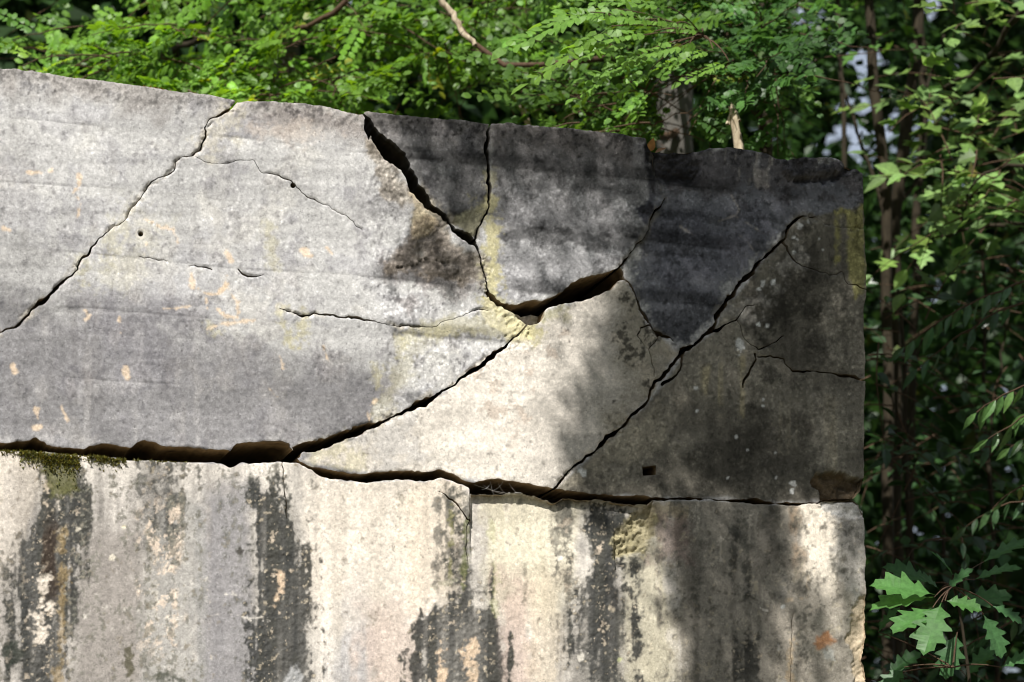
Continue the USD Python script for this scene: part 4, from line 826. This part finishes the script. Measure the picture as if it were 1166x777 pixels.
stem_tree('sapling', 'slender brown sapling, tallest stem right of the wall running down to the undergrowth', [at(1022, 1500, 11.8), at(1020, 560, 11.8), at(1018, 300, 11.8), at(1030, 180, 11.8), at(1038, 100, 11.8), at(1046, 0, 11.8), at(1052, -100, 11.8), at(1060, -400, 11.8)], 0.042, 0.026, 402, [MAPLE], LEAF,
          [(1000, 1090, -160, -10, 11, 12.4, 14, 0.5), (1005, 1035, 20, 50, 11.4, 12, 3, 0.25)], GREEN2, 0.085, 40, br=[([at(1024, 230, 11.8), at(1045, 200, 11.8), at(1052, 120, 11.9), at(1075, 40, 12)], 0.014, 0.006)])
stem_tree('sapling', 'thin dark sapling leaning behind the tallest stem', [at(1040, 1500, 12.6), at(1036, 560, 12.6), at(1040, 330, 12.6), at(1046, 200, 12.6), at(1052, 120, 12.6), at(1040, -40, 12.6), at(1020, -300, 12.6)], 0.03, 0.02, 403, [MAPLE], LEAF,
          [(1000, 1080, -160, -10, 12, 13, 10, 0.5)], GREEN2, 0.085, 10)
stem_tree('sapling', 'thinnest dark sapling rising beside the bright sky gaps above the wall end', [at(966, 1500, 12.2), at(964, 400, 12.2), at(962, 190, 12.2), at(958, 90, 12.2), at(952, -60, 12.2), at(945, -300, 12.2)], 0.02, 0.012, 404, [MAPLE], LEAF,
          [(910, 1000, -160, -20, 11.6, 12.6, 10, 0.5)], GREEN2, 0.085, 10)
# broad leaves, lit, at the upper right
stem_tree('maple_tree', 'maple with large pale lit leaves on a slanting branch at the upper right', [at(1230, 1500, 10.6), at(1225, 600, 10.6), at(1215, 200, 10.6), at(1190, -60, 10.6), at(1180, -400, 10.6)], 0.06, 0.04, 405, [MAPLE, BROAD], LEAF,
          [(1070, 1170, 80, 190, 10.2, 11.4, 14, 0.42), (1060, 1180, 170, 245, 10.2, 11.6, 30, 0.42), (1065, 1180, 60, 170, 10.4, 11.6, 18, 0.4), (1060, 1180, -40, 60, 10, 11, 9, 0.4), (1110, 1190, 90, 250, 9.8, 10.6, 8, 0.4), (1070, 1200, -200, -40, 10, 12, 4, 0.5)], (0.15, 0.26, 0.085), 0.11, 200, 0.075,
          br=[([at(1215, 250, 10.6), at(1150, 255, 10.6), at(1100, 262, 10.7), at(1060, 272, 10.8)], 0.014, 0.005), ([at(1200, -20, 10.6), at(1166, 5, 10.7), at(1130, 60, 10.9), at(1092, 92, 11.1), at(1075, 100, 11.2)][::-1], 0.008, 0.02), ([at(1215, 200, 10.6), at(1150, 190, 10.4), at(1120, 200, 10.4), at(1095, 250, 10.5)], 0.012, 0.004)])
# hanging lance-leaved sprays
rng = np.random.default_rng(406)
path = thing('cherry_sapling', 'young tree with narrow hanging glossy leaves at the right edge', 'tree', at(1240, 1500, 10.0))
v, f = tube(curve([at(1240, 1500, 10.0), at(1235, 700, 10.0), at(1225, 400, 10.0), at(1215, 250, 10)], 20, 0.006, rng), np.linspace(0.03, 0.012, 20), 8, rng); obj('trunk', v, f, BROWN, path, smooth=True)
L, tw = Leaves(), []
def hang(a, b, Yd, n, size, tone):
    P = curve([at(*a, Yd), (at(*a, Yd) + at(*b, Yd)) / 2 + [0, -0.02, 0.03], at(*b, Yd)], n + 1, 0.004, rng)
    tw.append(tube(P, np.linspace(0.005, 0.002, n + 1), 4)); T = unit(np.gradient(P, axis=0))
    sg = np.where(np.arange(n + 1) % 2, 1, -1)[:, None]
    d = T * 0.5 + np.array([0, 0, -0.75]) + sg * np.array([0.15, 0.4, 0.25]) + rng.normal(0, 0.22, (n + 1, 3)); d[-1] = T[-1] + [0, 0, -0.2]
    L.add(LANCE, P[1:], d[1:], (np.array([0, -0.9, 0.5]) + rng.normal(0, 0.3, (n + 1, 3)))[1:], size * rng.uniform(0.8, 1.15, n), tones(rng, n, tone))
hang((1175, 318), (1030, 395), 9.6, 13, 0.105, (0.05, 0.12, 0.045))
hang((1165, 345), (1045, 420), 9.7, 9, 0.10, (0.035, 0.085, 0.035))
hang((1240, 420), (1112, 470), 9.0, 12, 0.10, (0.085, 0.18, 0.05)); hang((1240, 450), (1125, 500), 9.1, 9, 0.10, (0.08, 0.17, 0.05)); hang((1250, 480), (1150, 510), 9.0, 7, 0.09, (0.07, 0.15, 0.045))
hang((1215, 520), (1095, 512), 9.4, 8, 0.09, (0.04, 0.1, 0.04)); hang((1215, 560), (1100, 600), 9.4, 9, 0.09, (0.05, 0.11, 0.045)); hang((1200, 545), (1130, 580), 9.3, 6, 0.09, (0.06, 0.13, 0.05))
hang((1090, 600), (1100, 660), 9.6, 6, 0.08, (0.035, 0.085, 0.04)); hang((1200, 690), (1070, 760), 9.2, 9, 0.1, (0.035, 0.085, 0.035))
for px, py in ((1235, 330), (1240, 420), (1235, 520), (1235, 640)):
    tw.append(tube(curve([at(1236, py + 30, 10), at(px - 20, py, 9.5)], 6), np.linspace(0.008, 0.005, 6), 5))
plant(path, L, tw, GLOSSLEAF, TWIG, 120)
# oak seedlings at the lower right
rng = np.random.default_rng(407)
path = thing('young_oak', 'young oak with broad lobed leaves, one brightly lit, at the foot right of the wall', 'tree', at(1120, 1560, 8.3))
v, f = tube(curve([at(1120, 1560, 8.3), at(1110, 900, 8.3), at(1095, 700, 8.25), at(1085, 655, 8.2)], 16, 0.004, rng), np.linspace(0.014, 0.005, 16), 7, rng); obj('trunk', v, f, BROWN, path, smooth=True)
L, tw = Leaves(), []
OL = [((1066, 678), (996, 658), 8.6, .85), ((1064, 680), (992, 684), 8.62, .8), ((1062, 692), (1018, 712), 8.55, .7), ((1072, 686), (1052, 738), 8.5, 1.05), ((1076, 684), (1118, 690), 8.65, .9), ((1078, 672), (1104, 645), 8.8, .8), ((1070, 672), (1048, 650), 8.85, .7), ((1090, 690), (1150, 672), 8.9, .9),
      ((1130, 690), (1165, 705), 8.8, .8), ((1120, 700), (1145, 745), 8.8, .8), ((1060, 665), (1010, 640), 9.1, .75), ((1085, 655), (1065, 625), 9.0, .7), ((1110, 660), (1160, 640), 9.1, .9), ((1120, 640), (1170, 610), 9.2, .85), ((1030, 760), (1000, 790), 8.9, .7), ((1090, 720), (1075, 770), 8.9, .6), ((1140, 760), (1180, 740), 8.9, .8), ((1000, 720), (1020, 690), 9.3, .8), ((1010, 770), (1045, 740), 9.2, .7), ((1100, 770), (1130, 735), 9.2, .8)]
for i, (a, b, Yd, s) in enumerate(OL):
    Yd = Yd - 0.62; A, B_ = at(*a, Yd), at(*b, Yd - (0.10 if i in (3, 2) else 0.03)); d = B_ - A
    tone = (0.075, 0.19, 0.05) if i < 5 else (0.06, 0.15, 0.055)
    L.add(OAK, A[None], d[None], (np.array([0.1, -0.65, 0.8]) + rng.normal(0, 0.15, 3))[None], np.linalg.norm(d) * 1.02, tones(rng, 1, tone, 0.08, 0.1))
    c = at(1085, 668 if a[1] < 720 else 760, 8.2); tw.append(tube(curve([c, (c + A) / 2 + [0, 0, 0.01], A], 6), (0.003, 0.003, 0.003, 0.0025, 0.002, 0.002), 4))
plant(path, L, tw, LEAF, TWIG, 40)
# dim broad-leaved undergrowth right of the wall
UN = [('undergrowth_shrub', 'dark broad leaved shrub crowding the wall corner at mid height', (985, 1080, 330, 560, 9.8, 11.2, 34), 501, (0.024, 0.06, 0.02)),
      ('undergrowth_shrub', 'dark broad leaved shrub at the lower right behind the lobed oak leaves', (985, 1180, 560, 800, 9.9, 11.4, 46), 502, (0.022, 0.058, 0.022)),
      ('undergrowth_shrub', 'dark broad leaved shrub at the right edge under the lit maple leaves', (1060, 1190, 250, 560, 10.8, 12.0, 52), 503, (0.024, 0.06, 0.02))]
for nm, lab, b, sd, tone in UN:
    x, d = (b[0] + b[1]) / 2, (b[4] + b[5]) / 2
    stem_tree(nm, lab, [at(x + 40, 1500, d), at(x + 20, 1000, d), at(x, b[3] - 40, d), at(x - 10, b[2], d)], 0.02, 0.008, sd, [BROAD, LANCE], GLOSSLEAF, [(*b[:6], b[6], 0.42)], tone, 0.085, 120, 0.06, cat='shrub', br=[([at(x, b[3] - 20, d), at(b[0] + 30, (b[2] + b[3]) / 2, d)], 0.008, 0.003), ([at(x, b[3] - 60, d), at(b[1] - 30, b[2] + 40, d)], 0.008, 0.003)])

# ---- big trees behind: trunks with crowns that close the view and shade the ground
def leaf_cloud(rng, pts, size, tone, tpl=PATCH, spread=0.25):
    n = len(pts); L = Leaves()
    L.add(tpl, pts, rng.normal(0, 1, (n, 3)) * [1, 1, 0.6], np.array([0, -0.3, 1.0]) + rng.normal(0, 0.6, (n, 3)), size * rng.uniform(0.6, 1.35, n), tones(rng, n, tone, spread))
    return L
SKY = [(908,30,8),(1003,55,7),(955,62,7),(978,62,9),(968,100,8),(965,112,6),(966,148,8),(948,158,7),(975,178,8),(962,166,5),(940,166,5),(985,170,5),(955,145,4),(1008,115,7),(1020,120,5),(1054,124,7),(1063,150,8),(1057,12,11),(1062,5,8),(1052,235,7),(1048,240,6),(1063,222,5),(990,120,6),(980,85,5),(1036,172,6),(1012,168,7),(1000,190,6),(1010,150,5),(990,100,6),(1020,60,5),(1072,25,5),(942,10,7),(905,18,6),(940,30,5),(1000,145,7),(1040,155,5),(955,130,6),(1078,240,5),(1045,140,5),(630,95,3),(640,110,3)]
def keep(pts):
    x, y = pix(pts); ok = np.ones(len(pts), bool)
    for sx, sy, r in SKY: ok &= np.hypot(x - sx, y - sy) > r + 9
    return ok
def clumps(rng, n_c, lo, hi, r, per):
    c = rng.uniform(lo, hi, (n_c, 3)); return (c[:, None] + rng.normal(0, 1, (n_c, per, 3)) * np.asarray(r)).reshape(-1, 3)
BIG = [((-4.2, 16.0), 'big shaded woodland tree far behind the upper left corner', 0.2, 601), ((5.2, 17.5), 'big dark woodland tree far behind the right edge', 0.2, 602), ((0.4, 18.5), 'tall shaded woodland tree far behind the middle of the wall', 0.22, 603), ((6.4, 13.5), 'big woodland tree out past the right edge', 0.22, 604)]
for (bx, by), lab, r, sd in BIG:
    rng = np.random.default_rng(sd); path = thing('woodland_tree', lab, 'tree', (bx, by, 0))
    v, f = tube(curve([(bx, by, -0.2), (bx + 0.1, by, 3), (bx, by + 0.1, 7), (bx + 0.2, by, 12)], 24, 0.02, rng), np.linspace(r, r * 0.4, 24), 12, rng); obj('trunk', v, f, BARK, path, smooth=True)
    for k in range(6):
        a = rng.uniform(0, 2 * math.pi); e = np.array([bx + 3 * math.cos(a), by + 3 * math.sin(a), rng.uniform(8.5, 11)])
        v, f = tube(curve([(bx, by, rng.uniform(6.5, 9)), (bx, by, 8.8) + (e - (bx, by, 8.8)) * 0.5, e], 10, 0.03, rng), np.linspace(r * 0.35, 0.02, 10), 6, rng); obj('limb', v, f, BARK, path, smooth=True)
    pts = clumps(rng, 150, (bx - 3.6, by - 3.8, 8.6), (bx + 3.6, by + 3.2, 12.5), (0.45, 0.45, 0.28), 80)
    pts = pts[pix(pts)[1] < -25]
    v, f, k = Leaves.join(leaf_cloud(rng, pts, 0.16, GREEN2).flat()); obj('crown', v, f, LEAF, path, k, kind='stuff')
rng = np.random.default_rng(700)
A = []
for Yd, n in ((13.6, 12000), (15.5, 17000), (18, 18000), (21, 20000), (25, 20000), (30, 20000)):
    A.append(at(rng.uniform(-250, 1420, n), rng.uniform(-420, 1150, n), Yd + rng.normal(0, 0.6, n)))
A = np.vstack(A); A = A[(A[:, 2] > 0.05) & keep(A)]
sel = (A[:, 1] > 14.4) | ((pix(A)[0] < 700) | (pix(A)[1] > 250))
A = A[sel]
n = 1500; S = at(rng.uniform(880, 1090, n), rng.uniform(-40, 270, n), rng.uniform(12.6, 13.4, n)); x, y = pix(S); ok = np.ones(n, bool)
for sx, sy, r in SKY: ok &= np.hypot(x - sx, y - sy) > 0.9 * r + 2
v, f, k = Leaves.join(leaf_cloud(rng, S[ok], 0.085, DARKG).flat()); obj('thicket', v, f, LEAF, None, k, label='dim small leaved thicket speckled with sky beyond the wall end', cat='thicket', kind='stuff')
B = []
for n, (lx, hx), (ly, hy), top in ((6000, (-26, 26), (-26, -15), 15), (3500, (-26, -14), (-16, 16), 13), (3500, (13, 26), (-16, 14), 14)):
    B.append(np.stack([rng.uniform(lx, hx, n), rng.uniform(ly, hy, n), top * rng.uniform(0.02, 1, n) ** 0.8], 1))
B = np.vstack(B); A = np.vstack([A, B])
v, f, k = Leaves.join(leaf_cloud(rng, A, np.where(np.arange(len(A)) < len(A) - len(B), 0.0125 * A[:, 1], 0.75), DARKG).flat()); obj('woodland', v, f, LEAF, None, k, label='dark mass of woodland leaves closing the view behind the nearer trees', cat='woodland', kind='stuff')

# ---- the tree whose overhanging boughs shade the right end of the wall (stands outside the picture, to the front right)
rng = np.random.default_rng(800)
SH = np.zeros((H, W))
def shade(pts, k, soft, rag=8): 
    global SH
    SH = np.maximum(SH, k * blob(pts, soft, rag))
shade([(420,60),(745,60),(745,235),(640,238),(575,240),(550,262),(525,268),(492,225),(455,170)], 0.74, 8, 5)
shade([(470,270),(540,275),(552,330),(500,340),(455,310)], 0.45, 16)
shade([(560,230),(745,225),(720,300),(660,318),(600,300),(565,280)], 0.5, 20)
shade([(720,60),(1040,60),(1040,568),(900,570),(760,562),(690,578),(640,548),(632,500),(650,440),(680,360),(712,305),(712,220)], 0.965, 15)
shade([(640,300),(700,310),(690,480),(640,545),(610,520),(630,420)], 0.42, 20)
shade([(741,560),(905,568),(898,600),(905,660),(885,700),(870,810),(790,810),(770,700),(752,640)], 0.93, 14, 5)
shade([(870,650),(1040,690),(1040,810),(860,810)], 0.62, 20)
shade([(950,560),(1040,560),(1040,700),(950,700)], 0.7, 8)
shade([(640,560),(745,560),(770,810),(680,810)], 0.12, 20)
SH *= 1 - 0.97 * blob([(905,572),(948,572),(952,655),(925,662),(908,640)], 7, 3)
def boughs(n, x, y, dens, tmin, tmax, size):
    keepp = rng.uniform(0, 1, n) < dens
    x, y = x[keepp], y[keepp]; t = rng.uniform(tmin, tmax, len(x))
    return wall(x, y) + SUN * t[:, None], t
area = W * H * 0.003**2
n = int(4.6 * area / 0.00082)
x, y = rng.uniform(GX0, GX1, n), rng.uniform(GY0, GY1, n)
s_ = sample(SH, x, y); lai = -np.log(np.clip(1 - s_, 0.012, 1)) / 4.6 * 1.25
P1, _ = boughs(n, x, y, lai, 4.2, 8.2, 0.06)
# beyond the wall's end and above it the boughs go on
n2 = 9000
x, y = rng.uniform(1030, 1700, n2), rng.uniform(-250, 777, n2)
P2, _ = boughs(n2, x, y, np.full(n2, 0.95), 3.3, 7.0, 0.09)
n3 = 2600
x, y = rng.uniform(830, 1200, n3), rng.uniform(-260, 60, n3)
P3, _ = boughs(n3, x, y, np.full(n3, 0.8), 3.3, 6.5, 0.09)
n4 = 8500
x, y = rng.uniform(925, 1800, n4), rng.uniform(-1600, -250, n4)
P4, _ = boughs(n4, x, y, np.full(n4, 1.0), -1.0, 4.0, 0.14)
PS = np.vstack([P1, P2, P3, P4]); sz = np.r_[np.full(len(P1), 0.045), np.full(len(P2) + len(P3), 0.10), np.full(len(P4), 0.15)]
NP1 = len(P1)
for c, r, kp in ((at(1040, 700, 7.95), 0.25, 0.0), (at(1110, 680, 8.1), 0.16, 0.15), (at(1115, 135, 10.6), 0.75, 0.0), (at(1120, 225, 10.8), 0.6, 0.05), (at(1130, 480, 9.1), 0.18, 0.05), (at(1085, 60, 10.6), 0.3, 0.2), (at(1140, 465, 9.0), 0.13, 0.2), (at(841, 150, 9.2), 0.14, 0.0), (at(870, 60, 9.8), 0.25, 0.4), (at(1075, 660, 8.7), 0.12, 0.4), (at(1140, 90, 11), 0.2, 0.3), (at(1060, 370, 9.65), 0.12, 0.5)):
    w = PS - c; far = np.linalg.norm(w - (w @ SUN)[:, None] * SUN, axis=1)
    m = (far > r) | (rng.uniform(0, 1, len(PS)) < kp) | ((np.arange(len(PS)) < NP1) & (c[1] > 8.0)); NP1 = int(m[:NP1].sum()); PS, sz = PS[m], sz[m]
ok = pix(PS)[1] < -20; PS, sz = PS[ok], sz[ok]
L = Leaves(); n = len(PS)
L.add(BROAD, PS, rng.normal(0, 1, (n, 3)) * [1, 1, 0.5], SUN * 0.8 + [0, 0, 0.5] + rng.normal(0, 0.45, (n, 3)), sz * rng.uniform(0.75, 1.25, n), tones(rng, n, GREEN2))
path = thing('overhanging_tree', 'broad leaved tree out of the picture whose boughs shade the right end of the wall', 'tree', (3.4, 3.4, 0))
v, f = tube(curve([(3.4, 3.4, -0.2), (3.35, 3.4, 3), (3.1, 3.6, 5.4), (2.2, 4.2, 7.6), (1.4, 4.8, 9.2)], 26, 0.012, rng), np.linspace(0.22, 0.06, 26), 12, rng); obj('trunk', v, f, BARK, path, smooth=True)
for e in ((0.6, 5.6, 6.6), (-0.4, 5.2, 6.9), (1.6, 6.2, 6.4), (0.0, 4.4, 7.6), (2.6, 6.4, 7.0)):
    s0 = np.array([2.6, 4.0, 6.6]); v, f = tube(curve([s0, s0 + (np.array(e) - s0) * 0.5 + [0, 0, 0.35], e], 12, 0.01, rng), np.linspace(0.055, 0.008, 12), 7, rng); obj('limb', v, f, BARK, path, smooth=True)
v, f, k = Leaves.join(L.flat()); obj('crown', v, f, LEAF, path, k, kind='stuff')

# ---- moss on the ledge and along the top edge
def moss(label, spots, seed, tone, group=None):
    rng = np.random.default_rng(seed); V, F, K = [], [], []
    for x0, x1, ya, yb, n, d0, d1, hgt in spots:
        for _ in range(n):
            x = rng.uniform(x0, x1); y = np.interp(x, [x0, x1], [ya, yb]) + abs(rng.normal(0, 1)) * d1 * rng.uniform(0, 1)
            p = wall(x, y, 0.018 + rng.uniform(-0.03, 0.006)) if d1 > 1.5 else wall(x, y, -rng.uniform(0.004, 0.05))
            d = unit(NRM * rng.uniform(0.0, 0.9) + [0, 0, rng.uniform(0.2, 1.0)] + rng.normal(0, 0.5, 3)); s = unit(np.cross(d, rng.normal(0, 1, 3))) * hgt * 0.28
            b = len(V); V += [p - s, p + s, p + d * hgt * rng.uniform(0.5, 1.2)]; F.append((b, b + 1, b + 2)); t = np.array(tone) * rng.uniform(0.5, 1.5) * (1 + rng.uniform(-0.2, 0.3) * np.array([1, 0.3, 0])); K += [t * 0.6, t * 0.6, t]
    obj('moss', np.array(V), np.array(F), LEAF, None, np.array(K), label=label, cat='moss', kind='stuff')
moss('olive green moss cushions along the ledge at the left under the gap', [(0, 20, 515, 516, 260, 0, 3, 0.010), (22, 88, 516, 522, 2300, 0, 9, 0.012), (48, 90, 522, 530, 1500, 0, 14, 0.011), (85, 105, 521, 522, 160, 0, 3, 0.009), (100, 142, 521, 526, 1000, 0, 6, 0.012), (150, 215, 525, 528, 120, 0, 2, 0.008)], 901, (0.16, 0.16, 0.035))
moss('thin rusty moss tufts on the top edge of the pale slab', [(78, 98, 88, 91, 160, 0, 1, 0.010), (164, 186, 99, 102, 260, 0, 1, 0.012), (188, 232, 102, 108, 80, 0, 1, 0.008), (395, 440, 130, 130, 120, 0, 1, 0.008)], 902, (0.20, 0.13, 0.03))

# ---- small things on the wall: a dead leaf and a web
rng = np.random.default_rng(950)
L = Leaves(); L.add(BROAD, at([739, 746], [173, 174], 8.03), [(0.35, -0.5, 0.9), (0.9, -0.4, 0.35)], [(0.3, -0.9, 0.3), (0.0, -0.8, 0.7)], np.array([0.05, 0.042]), np.array([(0.30, 0.17, 0.06), (0.24, 0.14, 0.06)]))
v, f, k = Leaves.join(L.flat()); obj('dead_leaf', v, f, LEAF, None, k, label='curled tan dead leaf caught in the notch of the top edge', cat='leaf')
WEB = usdkit.material(stage, '/World/Looks/web_silk', {'p': ('principled_bsdf', {'base_color': (0.75, 0.75, 0.75), 'roughness': 0.4})}, surface='p.BSDF')
ms = []
for i in range(7):
    a = wall(rng.uniform(540, 600), rng.uniform(547, 552), -rng.uniform(0.0, 0.02)); b = wall(rng.uniform(538, 610), rng.uniform(556, 567), -rng.uniform(0.0, 0.03))
    ms.append(tube(curve([a, (a + b) / 2 + [0, 0, -0.006], b], 8), 0.0003, 3))
v, f = merge(ms); obj('spider_web', v, f, WEB, None, label='few pale spider threads across the gap below the middle block', cat='web', kind='stuff')
